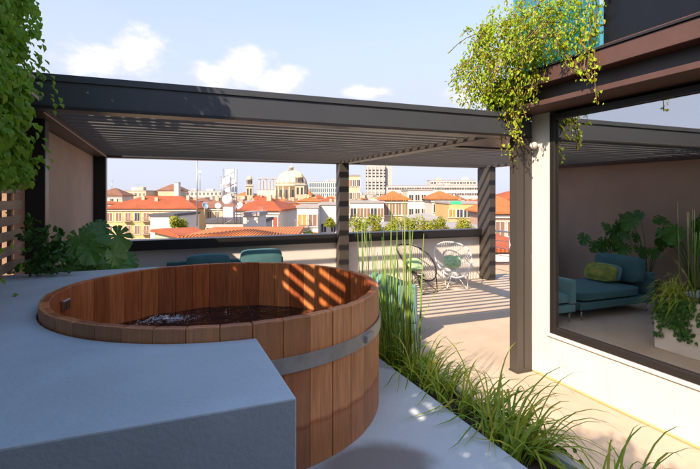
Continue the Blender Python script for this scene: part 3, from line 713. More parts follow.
cush('seat', M['teal2'], side, -.35, .05, 7.5, 7.95, .30, .74); legs(side, -.28, -.02, 7.57, 7.88, .3)

# wire egg chairs
def egg_chair(name, lab, x, y, rz, cord, frame, pm_, plab):
    t = thing(name, lab, 'chair', (x, y, 0), rz, 'string egg chairs by the parapet'); t.location = (x, y, 0)
    N = 48; ring = []
    for k in range(N):
        a = 2 * math.pi * k / N; rx = .37 * (1 - .10 * math.sin(a)); u = math.cos(a) * rx; w = math.sin(a) * .50      # w>0 towards the top of the back
        tilt = R(38); ring.append(Vector((u, .12 + w * math.cos(tilt), .60 + w * math.sin(tilt) * 1.0 + .05 * math.cos(2 * a))))
    bm = bmesh.new(); loop_tube(bm, ring, .012, 8); part('rim', bm, frame, t, local=True)
    cen = Vector((0, .02, .32)); inn = [cen + Vector((.07 * math.cos(2 * math.pi * k / N), .07 * math.sin(2 * math.pi * k / N), .012 * math.sin(2 * math.pi * k / N))) for k in range(N)]
    bm = bmesh.new(); loop_tube(bm, inn, .007, 6); part('hub', bm, frame, t, local=True)
    bm = bmesh.new()
    for k in range(N):
        a, b = ring[k], inn[k]; m_ = a.lerp(b, .55) + Vector((0, .02, -.07)); tube(bm, [a, a.lerp(m_, .5) + Vector((0, 0, -.015)), m_, b], .0032, 4, cap=False)
    part('cords', bm, cord, t, local=True, kind='stuff')
    for pts in ([(-.26, -.16, .42), (-.20, -.26, .012), (-.05, -.05, .02)], [(.26, -.16, .42), (.20, -.26, .012), (.05, -.05, .02)], [(-.2, .42, .50), (-.14, .36, .012), (-.04, .05, .02)], [(.2, .42, .50), (.14, .36, .012), (.04, .05, .02)]):
        bm = bmesh.new(); tube(bm, pts[:2], .009, 6); part('leg', bm, frame, t, local=True)
    for a_, b_ in (((-.2, -.26, .013), (.2, -.26, .013)), ((-.14, .36, .013), (.14, .36, .013))):
        bm = bmesh.new(); tube(bm, [a_, b_], .008, 6); part('floor_bar', bm, frame, t, local=True)
    bm = bmesh.new(); tube(bm, [(-.2, -.26, .02), (0, .05, .31), (.2, -.26, .02)], .008, 6); tube(bm, [(-.14, .36, .02), (0, .0, .31), (.14, .36, .02)], .008, 6); part('brace', bm, frame, t, local=True)
    q = thing('seat_pillow', plab, 'pillow', (x, y, .42), rz, 'pillows on the egg chairs')
    bm = cushion(-.17, .17, -.045, .045, -.08, .20, b=.05); bmesh.ops.rotate(bm, verts=bm.verts, matrix=Matrix.Rotation(R(-42), 3, 'X')); bmesh.ops.translate(bm, verts=bm.verts, vec=(0, .10, .035))
    o = part('cover', bm, pm_, q, local=True, smooth=True); s = o.modifiers.new('soft', 'SUBSURF'); s.levels = 1; s.render_levels = 1
egg_chair('egg_chair', 'black string egg chair turned sideways at the parapet', 4.62, 7.72, R(14), M['blackcord'], M['blackcord'], M['pillow2'], 'pale green pillow lying in the black string chair')
egg_chair('egg_chair', 'white string egg chair facing the tub at the parapet', 5.45, 7.80, R(-22), M['whitecord'], M['whitecord'], M['pillow2'], 'green and white leaf pillow lying in the white string chair')

# ------------------------------------------------------------------ split-leaf plants along the clay wall
def monstera_mesh(seed):
    r = random.Random(seed); bm = bmesh.new(); N = 72; out = []
    for k in range(N + 1):
        a = math.pi * (-.93 + 1.86 * k / N)          # angle from the tip
        rad = .5 * (1 + .28 * math.cos(a)) * (1 - .12 * abs(math.sin(a * .5)))
        ph = (abs(a) * 1.75) % 1.0
        if .25 < abs(a) < 2.5 and ph < .2: rad *= .34 + .1 * r.random()
        out.append((a, rad))
    mid = bm.verts.new((0, 0, 0)); vs = []
    for a, rad in out:
        x, y = rad * math.sin(a) * .92, rad * math.cos(a)
        vs.append(bm.verts.new((x, y, -.22 * (x * x * 1.4 + max(0, y) ** 2) + .30 * abs(x) + .015 * math.sin(a * 7))))
    for A, B in zip(vs, vs[1:]): bm.faces.new((mid, A, B)).smooth = True
    return mesh_of('leaf', bm, M['monstera'])
MM = [monstera_mesh(s) for s in range(3)]
def monstera(x, y, lab, hgt, nl, seed, size=.3):
    r = random.Random(seed); t = thing('split_leaf_plant', lab, 'plant', (x, y, 0), group='potted split-leaf plants by the clay wall')
    bm = bmesh.new(); lathe(bm, [(.12, .003), (.17, .30), (.18, .34), (.16, .34), (.155, .30)], 20); part('pot', bm, M['pot'], t, local=True)
    for k in range(nl):
        a = r.uniform(-2.2, 1.9); rad = r.uniform(.12, .42); z = hgt * r.uniform(.62, 1.08)
        c = Vector((max(-.12, rad * math.cos(a) * .8), rad * math.sin(a) * 1.1, z)); S = size * r.uniform(.75, 1.2)
        bm = bmesh.new(); tube(bm, [(0, 0, .3), (c.x * .4, c.y * .4, .3 + (z - .3) * .6), c], [.009, .007, .005], 5); st = part('stalk', bm, M['monstera'], t, local=True)
        o = bpy.data.objects.new('leaf', MM[k % 3]); link(o); o.parent = t; o.location = c; o.scale = (S, S, S)
        fx = Vector((c.x + .15, c.y - .25 + r.uniform(-.3, .3), 0)).normalized()
        nrm = (Vector((.25, -.85, .5)) + fx * .3 + Vector((r.uniform(-.5, .5), r.uniform(-.3, .3), r.uniform(-.5, .5)))).normalized(); dn = (fx * .7 + Vector((0, 0, -.75))); dn = (dn - nrm * dn.dot(nrm)).normalized()
        xx = dn.cross(nrm); o.rotation_euler = Matrix((xx, dn, nrm)).transposed().to_euler()
monstera(-.72, 4.85, 'potted split-leaf plant with the broadest leaves near the dark post', 1.36, 11, 3, .30)
monstera(-.70, 5.6, 'bushy potted split-leaf plant in the middle of the row along the clay wall', 1.42, 11, 5, .29)
monstera(-.66, 6.4, 'potted split-leaf plant toward the parapet end of the clay wall', 1.40, 10, 9, .29)

# ------------------------------------------------------------------ the city beyond the parapet
def wallmat(n, c): return mat(n, c, .9, var=.14, vscale=.15)
CW = {'yellow': wallmat('yellow_stucco', (.60, .42, .18)), 'white': wallmat('white_stucco', (.62, .58, .53)), 'cream': wallmat('cream_stucco', (.56, .45, .31)),
      'grey': wallmat('grey_facade', (.42, .40, .39)), 'pink': wallmat('pink_stucco', (.52, .34, .25)), 'pale': wallmat('pale_stone', (.52, .48, .44)), 'blue': wallmat('slate_blue_sheet', (.14, .18, .25))}
def tilemat(n, c, s):
    m = mat(n, c, .9, var=.35, vscale=.35); t = m.node_tree; p = t.nodes['Principled BSDF']
    tcx = t.nodes.new('ShaderNodeTexCoord'); w = t.nodes.new('ShaderNodeTexWave'); w.inputs['Scale'].default_value = s; w.inputs['Distortion'].default_value = .4; w.bands_direction = 'X'
    b = t.nodes.new('ShaderNodeBump'); b.inputs['Strength'].default_value = .6; b.inputs['Distance'].default_value = .08
    t.links.new(tcx.outputs['Object'], w.inputs[0]); t.links.new(w.outputs[0], b.inputs['Height']); t.links.new(b.outputs[0], p.inputs['Normal']); return m
CR = {'red': tilemat('red_tile', (.42, .10, .035), 1.4), 'orange': tilemat('orange_tile', (.52, .17, .045), 1.4), 'brown': tilemat('brown_tile', (.28, .13, .08), 1.4), 'grey': mat('flat_roof', (.34, .32, .31), .9, var=.2, vscale=.3), 'verd': mat('dome_copper', (.50, .52, .42), .7, var=.2, vscale=.3), 'dark': mat('dark_roof', (.08, .08, .09), .8)}
wglass = mat('far_window_glass', (.05, .055, .065), .2); shut = mat('brown_shutter', (.22, .13, .09), .8); trimw = mat('window_surround', (.66, .60, .52), .9); metalg = mat('antenna_metal', (.35, .35, .36), .4, metal=.6); dishw = mat('dish_white', (.78, .79, .82), .5); dishb = mat('dish_back', (.30, .42, .5), .6)
def win_mesh(name, m):
    bm = bmesh.new(); box(bm, -.5, .5, -.03, .05, 0, 1, mi=0)
    for a in ((-.6, -.5, -.08, .05, -.06, 1.06), (.5, .6, -.08, .05, -.06, 1.06), (-.5, .5, -.08, .05, 1, 1.06), (-.65, .65, -.16, .05, -.12, -.06), (-.04, .04, -.06, -.03, 0, 1)): box(bm, *a, mi=1)
    return mesh_of(name, bm, [m, trimw])
WM = {'glass': win_mesh('window', wglass), 'shutter': win_mesh('window', shut), 'red': win_mesh('window', mat('red_shutter', (.38, .07, .04), .8)), 'orange': win_mesh('window', mat('orange_awning', (.7, .25, .05), .8))}
def balcony_mesh():
    bm = bmesh.new(); box(bm, -1, 1, -1.0, .05, -.14, 0)
    for k in range(11): box(bm, -.98 + k * .193, -.94 + k * .193, -.98, -.94, 0, .95)
    box(bm, -1, 1, -1.0, -.93, .95, 1.02)
    for s in (-1, 1): box(bm, s * .97 - .03, s * .97 + .03, -.93, .05, .95, 1.0)
    return mesh_of('balcony', bm, mat('balcony_metal', (.4, .3, .22), .8))
BM_ = balcony_mesh()
GZ = -22.0
def building(name, lab, px0, px1, d, pe, wall, roof=('flat', 'grey'), deep=14, yaw=0, rows=0, cols=0, wk=('shutter',), wsz=(1.1, 1.7), fl=3.3, first=1.0, balc=(), over=.6, group=None, cat='building', chimney=0, seed=1, parapet=True):
    """front face spans photo pixels px0..px1 at forward depth d, eaves at pixel row pe"""
    c = at((px0 + px1) / 2, 195, d); wdt = (px1 - px0) / FPX * d; ze = H + (195 - pe) / FPX * d; r = random.Random(seed + int(px0))
    rz = -R(YAW) + R(yaw)
    t = thing(name, lab, cat, (c.x, c.y, GZ), rz, group); h = ze - GZ; w = wdt / 2
    part('wall', bxm(-w, w, 0, deep, .0, h), CW[wall], t, local=True)
    if roof[0] == 'flat':
        bm = bmesh.new(); box(bm, -w - .15, w + .15, -.15, deep + .15, h + .01, h + .35); rf = part('roof', bm, CR[roof[1]], t, local=True)
        if wdt > 6 and 100 < d < 420:
            for k in range(2):
                x = r.uniform(-w * .6, w * .6); s = r.uniform(1.2, 2.6); part('roof_hut', bxm(x - s, x + s, 2, 2 + s * 1.5, h + .36, h + r.uniform(1.5, 2.6)), CW[r.choice(('white', 'grey', 'cream'))], rf, local=True)
    else:
        pr = roof[2]; zr = (H + (195 - pr) / FPX * (d + deep / 2)) - GZ; o = over; bm = bmesh.new()
        ins = min(w * .9, deep / 2 * .8) if roof[0] == 'hip' else -o
        b = [bm.verts.new(q) for q in ((-w - o, -o, h + .01), (w + o, -o, h + .01), (w + o, deep + o, h + .01), (-w - o, deep + o, h + .01))]
        b2 = [bm.verts.new(q) for q in ((-w - o, -o, h + .22), (w + o, -o, h + .22), (w + o, deep + o, h + .22), (-w - o, deep + o, h + .22))]
        rd_ = [bm.verts.new((-w + ins, deep / 2, zr)), bm.verts.new((w - ins, deep / 2, zr))]
        bm.faces.new(b[::-1])
        for i in range(4): bm.faces.new((b[i], b[(i + 1) % 4], b2[(i + 1) % 4], b2[i]))
        bm.faces.new((b2[0], b2[1], rd_[1], rd_[0])); bm.faces.new((b2[2], b2[3], rd_[0], rd_[1])); bm.faces.new((b2[1], b2[2], rd_[1])); bm.faces.new((b2[3], b2[0], rd_[0]))
        rf = part('roof', bm, CR[roof[1]], t, local=True)
        if d < 420: 
            part('cornice', bxm(-w - .25, w + .25, -.25, -.004, h - .5, h - .1), trimw, t, local=True)
        for k in range(chimney):
            x = r.uniform(-w * .7, w * .7); yy = deep * r.uniform(.22, .42); part('chimney', bxm(x - .4, x + .4, yy - .35, yy + .35, h + .2, h + (zr - h) * (yy / (deep / 2)) + 1.1), CW['cream'], rf, local=True)
    for i in range(rows):
        for j in range(cols):
            z = h - first - wsz[1] - i * fl
            if (H - (z + wsz[1] + GZ)) / d * FPX > 48: continue
            x = -w + (j + .5) * wdt / cols
            o = bpy.data.objects.new('window', WM[wk[(i * 3 + j * 2 + (j * j) % 3) % len(wk)]]); link(o); o.parent = t; o.location = (x, -.02, z); o.scale = (wsz[0], 1, wsz[1])
            if (i, j) in balc:
                q = bpy.data.objects.new('balcony', BM_); link(q); q.parent = t; q.location = (x, -.03, z - .05)
    return t
B = building
B('apartment_house', 'yellow apartment house with long red tiled roof and shuttered windows', 106, 196, 118, 209, 'yellow', ('hip', 'red', 196), deep=16, rows=3, cols=10, wk=('shutter', 'shutter', 'glass', 'shutter'), wsz=(1.3, 2.0), balc=((0, 2), (1, 2), (0, 4), (1, 4), (2, 4)), chimney=3, yaw=2)
B('apartment_house', 'long tiled house continuing behind the antenna pole and dishes', 198, 236, 128, 208, 'cream', ('hip', 'brown', 197), deep=15, rows=2, cols=5, chimney=2)
B('townhouse', 'white townhouse with small tiled roof at the far left of the view', 96, 121, 175, 196, 'white', ('hip', 'brown', 188), rows=2, cols=4, wk=('glass',), yaw=8)
B('flat_block', 'cream flat-roofed block behind the long red roof', 121, 146, 230, 191, 'cream', rows=1, cols=6, wk=('glass', 'shutter'))
B('hipped_house', 'house with brown pyramid roof rising behind the long red roof', 158, 180, 240, 190.5, 'cream', ('hip', 'brown', 184), deep=12)
B('white_tower', 'slim white stair tower beside the brown pyramid roof', 174, 178.5, 236, 183, 'white', ('flat', 'grey'), deep=3)
B('flat_block', 'pale flat-roofed block on the skyline between pole and bell tower', 182, 222, 330, 191, 'pale', rows=1, cols=10, wk=('glass',))
B('blank_wall_house', 'plain white gable wall with dark roof edge by the yellow tree', 150, 174, 62, 216.5, 'white', ('flat', 'dark'), deep=9, yaw=-3)
B('tiled_house', 'low house with broad orange tiled roof just below the parapet', 186, 292, 30, 240, 'pink', ('hip', 'orange', 230), deep=9, over=.35, yaw=3)
B('gabled_house', 'small gabled house with red tiles beside the yellow tree', 181, 206, 36, 237, 'cream', ('gable', 'red', 227), deep=7, yaw=38, over=.3)
B('white_house', 'white rendered house with red shutters and long red tiled roof', 232, 279, 78, 211, 'white', ('hip', 'red', 197), deep=14, rows=2, cols=4, wk=('red', 'red', 'glass'), wsz=(1.6, 1.9), yaw=-6, chimney=1)
B('machine_room', 'low grey rooftop machine room under the drum antennas', 206, 262, 46, 223, 'grey', ('flat', 'dark'), deep=6, rows=1, cols=6, wk=('glass', 'orange'), wsz=(.8, .9), first=.5)
B('roof_shed', 'small white rooftop shed beside the machine room', 243, 258, 42, 216, 'white', ('flat', 'grey'), deep=4)
B('glazed_house', 'house with a band of blue-grey attic windows near the domed church', 276, 298, 95, 214, 'grey', ('flat', 'brown'), deep=10, rows=3, cols=6, wk=('glass',), wsz=(.55, 1.9), fl=3, first=.8)
B('balcony_house', 'white house front with stacked yellow balconies beside the middle post', 297, 318, 70, 208, 'white', ('flat', 'grey'), deep=10, rows=4, cols=2, wk=('orange', 'shutter'), wsz=(1.2, 1.7), fl=2.6, balc=((0, 0), (1, 0), (2, 0), (3, 0)))
B('plain_house', 'plain white house block directly left of the middle post', 319, 338, 74, 205, 'white', ('flat', 'grey'), deep=12, rows=2, cols=2, wk=('glass',), wsz=(.8, 1.3), first=3)
B('low_house', 'low orange-roofed house under the domed church', 262, 300, 150, 206, 'pale', ('hip', 'orange', 199), deep=14, rows=1, cols=6)
B('low_house', 'red-roofed block standing in front of the glass office', 303, 340, 170, 205, 'cream', ('hip', 'red', 199.5), deep=14, rows=1, cols=6)
B('colonnade_block', 'hazy high block with dark upright piers beside the bell tower', 257, 277, 420, 190, 'pale', ('flat', 'grey'), deep=14)
for k in range(5):
    pass
B('cream_block', 'cream residential block with many small windows right of the middle post', 338, 360, 120, 176, 'cream', rows=5, cols=6, wk=('shutter', 'glass'), wsz=(1.0, 1.6))
B('high_rise', 'tall pale slab tower on the skyline', 366, 385, 520, 165, 'pale', ('flat', 'grey'), deep=18)
B('high_rise', 'dark narrow slab joined to the pale tower on the skyline', 385.3, 392, 526, 165.5, 'grey', ('flat', 'dark'), deep=16)
B('long_block', 'long white office block on the skyline with dark strip windows', 388, 488, 300, 186, 'white', rows=2, cols=30, wk=('glass',), wsz=(1.9, 1.4), fl=3.6)
B('upper_block', 'stepped white upper storeys above the long office block', 430, 476, 340, 180.5, 'pale', rows=1, cols=14, wk=('glass',), wsz=(1.8, 1.4))
B('white_cube', 'white cubic block between the two orange-roofed houses', 408, 433, 108, 190.5, 'white', rows=3, cols=4, wk=('glass',), wsz=(1.0, 1.3))
B('orange_roof_house', 'house with arched loggia windows under a bright orange roof', 383, 408, 92, 200.5, 'cream', ('hip', 'orange', 191), deep=11, rows=1, cols=4, wk=('shutter',), wsz=(1.0, 2.2), first=.6)
B('orange_roof_house', 'orange-roofed white house next to the green awning', 432, 457, 98, 199.5, 'white', ('hip', 'orange', 191), deep=11, rows=1, cols=3, wk=('glass',))
B('terrace_house', 'yellow-fronted house with planted balconies below the long office block', 449, 492, 84, 204, 'yellow', rows=3, cols=6, wk=('orange', 'glass'), wsz=(1.3, 1.4), fl=2.9)
B('white_house', 'white house front behind the reeds with a dark roof edge', 350, 384, 88, 203, 'white', ('flat', 'grey'), deep=12, rows=3, cols=5, wk=('glass', 'shutter'))
B('glass_roof_house', 'low house under a slate blue sheet roof behind the garden shrubs', 413, 444, 52, 221, 'white', ('hip', 'grey', 213), deep=8, over=.3)
B('garden_house', 'white low building carrying the roof garden beyond the parapet', 346, 486, 34, 232, 'white', ('flat', 'grey'), deep=7, parapet=True)
B('corner_house', 'terracotta roofed house seen beyond the rod railing', 494, 530, 58, 214, 'pink', ('hip', 'orange', 196), deep=12, rows=1, cols=3)
B('corner_house', 'upper orange roofed house farther beyond the rod railing', 497, 545, 110, 200, 'cream', ('hip', 'red', 191), deep=12, rows=2, cols=5)
B('lower_house', 'low tiled roof close below the rod railing', 492, 540, 26, 252, 'pink', ('hip', 'red', 233), deep=9, over=.3)
# rows of cover tiles on the broad roof just below the parapet
th_ = bpy.data.objects['tiled_house']; wv = (292 - 186) / FPX * 30 / 2; he = H + (195 - 240) / FPX * 30 - GZ + .22; hr_ = H + (195 - 230) / FPX * 34.5 - GZ; dp = 9; ins = min(wv * .9, dp / 2 * .8)
bm = bmesh.new(); x = -wv - .3
while x < wv + .3:
    lim = 1.0
    if abs(x) > wv - ins: lim = max(.03, (wv + .35 - abs(x)) / (ins + .35))
    tube(bm, [(x, -.38, he + .02), (x, -.35 + (dp / 2 + .35) * lim * .98, he + .03 + (hr_ - he) * lim * .98)], .07, 6); x += .21
part('cover_tiles', bm, CR['orange'], th_, local=True, kind='stuff')
# piers on the hazy block
for nm, px0, px1, d_, top in (('high_rise', 366, 385, 520, 165), ('high_rise.001', 385.3, 392, 526, 165.5)):
    hr = bpy.data.objects[nm]; wv = (px1 - px0) / FPX * d_; hz = H + (195 - top) / FPX * d_ - GZ
    for k in range(12): part('floor_band', bxm(-wv / 2 - .1, wv / 2 + .1, -.3, -.02, hz - 3.4 - k * 3.4, hz - 1.7 - k * 3.4), wglass if k % 4 else CW['grey'], hr, local=True)
    for k in range(5): x = -wv / 2 + (k + .5) * wv / 5; part('pier', bxm(x - .7, x + .7, -.6, -.31, hz - 42, hz - 1), CW['pale'], hr, local=True)
cb = bpy.data.objects['colonnade_block']
wv = (277 - 257) / FPX * 420
for k in range(6):
    x = -wv / 2 + (k + .5) * wv / 6; hz = H + 5 / FPX * 420 - GZ
    part('pier', bxm(x - .8, x + .8, 2, 4, hz + .36, hz + 10 - (k % 2) * 1.5), CW['grey'], cb, local=True)
part('crown', bxm(-wv / 2, wv / 2, 1.5, 8, hz + 10.02, hz + 11.2), CW['grey'], cb, local=True)
# green glass office with fins
B('glass_office', 'green-grey glass office block with upright fins behind the church', 309, 342, 360, 182, 'blue', ('flat', 'grey'), deep=20)
go = bpy.data.objects['glass_office']; wv = (342 - 309) / FPX * 360; hz = H + 13 / FPX * 360 - GZ
fin = mat('office_fin', (.45, .52, .48), .6)
for k in range(16):
    x = -wv / 2 + (k + .5) * wv / 16; part('fin', bxm(x - .28, x + .28, -.5, -.02, 4, hz - 1), fin, go, local=True)
for k in range(4): part('floor_band', bxm(-wv / 2, wv / 2, -.25, -.015, hz - 1 - k * 4, hz - .1 - k * 4), fin, go, local=True)
# the domed church
def world_at(px, d): c = at(px, 195, d); return (c.x, c.y, GZ)
def zpy(py, d): return H + (195 - py) / FPX * d - GZ
dch = 300; ch = thing('domed_church', 'large pale domed church with columned drum and lantern on the skyline', 'church', world_at(291.5, dch), -R(YAW))
rD = 15.5 / FPX * dch
bm = bmesh.new(); lathe(bm, [(rD, zpy(206, dch)), (rD, zpy(187, dch)), (rD * 1.07, zpy(186.5, dch)), (rD * 1.07, zpy(184.5, dch)), (rD * .98, zpy(184, dch))], 40); dr = part('drum', bm, CW['cream'], ch, local=True)
bm = bmesh.new(); zb, zt = zpy(184, dch), zpy(170.5, dch); lathe(bm, [(rD * .97 * math.cos(a), zb + (zt - zb) * math.sin(a)) for a in [math.pi / 2 * k / 12 for k in range(12)]] + [(.6, zt)], 40); dm = part('dome', bm, CR['verd'], ch, local=True)
for k in range(16):
    a0 = 2 * math.pi * k / 16; bm = bmesh.new(); tube(bm, [(rD * .985 * math.cos(a) * math.cos(a0), rD * .985 * math.cos(a) * math.sin(a0), zb + (zt - zb) * 1.01 * math.sin(a)) for a in [math.pi / 2 * q / 9 for q in range(9)]], .16, 5); part('rib', bm, CW['cream'], dm, local=True)
    c_, s_ = math.cos(a0 + .2), math.sin(a0 + .2)
    bm = bmesh.new(); box(bm, rD - .1, rD + .08, -.6, .6, zpy(198, dch), zpy(190, dch)); bmesh.ops.rotate(bm, verts=bm.verts, matrix=Matrix.Rotation(a0 + .2, 3, 'Z')); part('drum_window', bm, wglass, dr, local=True)
    bm = bmesh.new(); tube(bm, [((rD + .35) * math.cos(a0), (rD + .35) * math.sin(a0), zpy(204, dch)), ((rD + .35) * math.cos(a0), (rD + .35) * math.sin(a0), zpy(187, dch))], .45, 8); part('column', bm, CW['cream'], dr, local=True)
bm = bmesh.new(); lathe(bm, [(1.3, zt - .3), (1.3, zt + 1.6), (1.6, zt + 1.7), (1.1, zt + 2.4), (.15, zt + 3.2), (.08, zt + 5)], 14); part('lantern', bm, CW['cream'], dm, local=True)
part('nave', bxm(-11, 11, -7, 22, .0, zpy(204, dch)), CW['cream'], ch, local=True)
def bell_tower(lab, px, d, wpx, ptop, pbelf, pbase):
    t = thing('bell_tower', lab, 'tower', world_at(px, d), -R(YAW) + .15); w = wpx / 2 / FPX * d
    part('shaft', bxm(-w, w, -w, w, .0, zpy(pbelf, d)), CW['cream'], t, local=True)
    part('cornice', bxm(-w * 1.2, w * 1.2, -w * 1.2, w * 1.2, zpy(pbelf, d) + .01, zpy(pbelf, d) + .8), CW['pale'], t, local=True)
    zb = zpy(pbelf, d) + .82; zt = zpy(ptop, d); hb = (zt - zb)
    bm = bmesh.new(); lathe(bm, [(w * .85, zb), (w * .85, zb + hb * .5), (w * 1.0, zb + hb * .52), (w * .8, zb + hb * .6), (w * .72, zb + hb * .75), (w * .4, zb + hb * .88), (.1, zb + hb * .94), (.06, zt)], 12); bf = part('belfry', bm, CW['cream'], t, local=True)
    for s in (-1, 1):
        for zz in (0, 1): part('opening', bxm(s * w * .45 - w * .22, s * w * .45 + w * .22, -w - .06, -w + .1, zpy(pbelf, d) - 5.5 - zz * 7, zpy(pbelf, d) - 1.5 - zz * 7), wglass, t, local=True)
    for k in range(6):
        a = math.pi / 3 * k + .3; bm = bmesh.new(); box(bm, w * .75, w * .87, -w * .18, w * .18, zb + hb * .1, zb + hb * .42); bmesh.ops.rotate(bm, verts=bm.verts, matrix=Matrix.Rotation(a, 3, 'Z')); part('opening', bm, wglass, bf, local=True)
bell_tower('slender cream bell tower with a small cupola standing apart from the dome', 249.5, 280, 6.5, 175, 186, 200)
bell_tower('stout bell tower standing in front of the big church dome', 299.5, 270, 9, 172, 185, 200)
# drum antennas on a lattice mast
mk = thing('antenna_mast', 'grey lattice telecom mast with two white drum antennas', 'antenna', tuple(at(230, 195, 40)[:2]) + (zpy(224, 40) + GZ,), -R(YAW))
m0 = zpy(224, 40) + GZ; zz = lambda py: H + (195 - py) / FPX * 40 - m0
for sx in (-.5, .5):
    for sy in (-.4, .4):
        bm = bmesh.new(); tube(bm, [(sx, sy, 0), (sx, sy, zz(169))], .04, 6); part('upright', bm, metalg, mk, local=True)
part('screen', bxm(-.5, .5, .35, .42, zz(192), zz(169)), mat('mast_screen', (.42, .46, .5), .5), mk, local=True)
for k in range(9):
    bm = bmesh.new(); za, zb_ = zz(224) + k * .5, zz(224) + (k + 1) * .5; tube(bm, [(-.5, -.4, za), (.5, -.4, zb_)], .025, 5); part('lattice', bm, metalg, mk, local=True)
for px_, py_, rr in ((-.12, 182, .34), (-.05, 199.5, .42)):
    bm = bmesh.new(); lathe(bm, [(rr * .9, -.25), (rr, -.2), (rr, .1), (rr * .95, .16), (rr * .3, .2)], 24); bmesh.ops.rotate(bm, verts=bm.verts, matrix=Matrix.Rotation(R(90), 3, 'X')); bmesh.ops.translate(bm, verts=bm.verts, vec=(px_, -.62, zz(py_))); part('drum', bm, dishw, mk, local=True)
part('cabinet', bxm(-.42, .38, -.6, .3, zz(217), zz(207)), dishw, mk, local=True)
def dish(lab, px, py, d, r_, m, face):
    b = at(px, py, d); t = thing('satellite_dish', lab, 'dish', (b.x, b.y, b.z - 1.6), -R(YAW) + face)
    bm = bmesh.new(); tube(bm, [(0, .1, 0), (0, .1, 1.6)], .03, 6); part('pole', bm, metalg, t, local=True)
    bm = bmesh.new(); lathe(bm, [(r_ * q, .30 * r_ * q * q) for q in (.05, .35, .6, .8, 1)] + [(r_ * q, .30 * r_ * q * q - .02) for q in (1, .6, .05)], 20); bmesh.ops.rotate(bm, verts=bm.verts, matrix=Matrix.Rotation(R(65), 3, 'X')); bmesh.ops.translate(bm, verts=bm.verts, vec=(0, 0, 1.6)); part('bowl', bm, m, t, local=True)
    bm = bmesh.new(); tube(bm, [(0, 0, 1.6 - r_ * .7), (0, -r_ * 1.0, 1.7)], .015, 5); part('feed_arm', bm, metalg, t, local=True)
dish('blue-grey satellite dish turned sideways left of the drum antennas', 205, 206, 42, .32, dishb, .9)
dish('large white satellite dish right of the drum antennas', 240, 206, 41, .36, dishw, -.5)
dish('white satellite dish low between the blue dish and the mast', 218, 206, 43, .28, dishw, .3)
dish('small white satellite dish high above the other dishes on its own mast', 200, 172, 40, .12, dishw, .2)
def aerial(lab, px, ptop, pb, d, arms=4, r_=.025):
    b = at(px, pb, d); hgt = (pb - ptop) / FPX * d; t = thing('roof_aerial', lab, 'antenna', tuple(b), -R(YAW) + .4)
    bm = bmesh.new(); tube(bm, [(0, 0, 0), (0, 0, hgt)], r_, 6); part('pole', bm, metalg, t, local=True)
    for k in range(arms):
        bm = bmesh.new(); z = hgt * (.97 - k * .09); L = .5 - .06 * k; tube(bm, [(-L, 0, z), (L, 0, z)], .012, 4); part('rod', bm, metalg, t, local=True)
aerial('tall dark antenna pole crossing the sky left of the drum antennas', 197, 150, 226, 31, 2, .045)
aerial('thin comb aerial on the long tiled roof near the tall pole', 189, 190, 213, 48, 5)
aerial('thin comb aerial standing on the left end of the long red roof', 137, 184, 207, 90, 4)
aerial('bent rooftop aerial at the far left above the white townhouse', 112, 180, 194, 120, 3, .05)
aerial('thin aerial above the white house with red shutters', 262, 206, 222, 60, 5)
aerial('thin mast beside the drum antenna mast', 221, 176, 210, 45, 6, .03)
aerial('rooftop aerial on the orange-roofed house near the awning', 441, 184, 200, 95, 5)
# green awning
aw = at(455, 203.5, 80); t = thing('awning', 'bright green awning on a roof terrace by the orange-roofed house', 'awning', (aw.x, aw.y, aw.z - 2), -R(YAW))
bm = bmesh.new(); a_ = [bm.verts.new(q) for q in ((-.9, 0, 2.4), (.9, 0, 2.4), (.9, -1.2, 1.9), (-.9, -1.2, 1.9))]; b_ = [bm.verts.new(v.co + Vector((0, 0, -.06))) for v in a_]
bm.faces.new(a_); bm.faces.new(b_[::-1])
for i in range(4): bm.faces.new((a_[i], b_[i], b_[(i + 1) % 4], a_[(i + 1) % 4]))
part('canopy', bm, mat('green_canvas', (.03, .42, .16), .8), t, local=True)
for s in (-.85, .85):
    bm = bmesh.new(); tube(bm, [(s, -1.15, 0), (s, -1.15, 1.9)], .03, 5); part('pole', bm, metalg, t, local=True)
# garden shrubs and trees
TL = mat('garden_leaf', (.30, .33, .03), .6, isl=Y1, trans=.3); TL2 = mat('tree_leaf', (.10, .17, .03), .6, isl=G1, trans=.3)
def shrub(name, lab, cat, base, h, w, m, n, leaf, group=None, trunk=.3):
    t = thing(name, lab, cat, base, 0, group); lv = Leaves(); b = Vector(base); k = 0
    lobes = [(Vector((rnd(-w, w) * .55, rnd(-w, w) * .4, h * rnd(trunk + .15, .85))), rnd(.35, .6) * w) for _ in range(7)]
    while k < n:
        c, r_ = rng.choice(lobes); q = Vector((rng.gauss(0, 1), rng.gauss(0, 1), rng.gauss(0, 1))).normalized() * r_ * rnd(.55, 1.08); p = c + q
        if p.z < .02: continue
        lv.leaf(b + p, leaf * rnd(.6, 1.3), (q.normalized() + Vector((rnd(-.6, .6), rnd(-.6, .6), rnd(0, .8)))).normalized()); k += 1
    lv.obj('crown', m, t)
    bm = bmesh.new(); tube(bm, [(0, 0, 0), (.02 * w, 0, h * .4), (.1 * w, .05, h * .75)], [.06 * w + .01, .05 * w, .015], 6)
    for q in range(3): a = q * 2.1; tube(bm, [(0, 0, h * .3), (.4 * w * math.cos(a), .3 * w * math.sin(a), h * .7)], [.03 * w, .01], 5)
    part('trunk', bm, M['stem'], t, local=True)
def sbase(px, py, d): v = at(px, py, d); return (v.x, v.y, v.z)
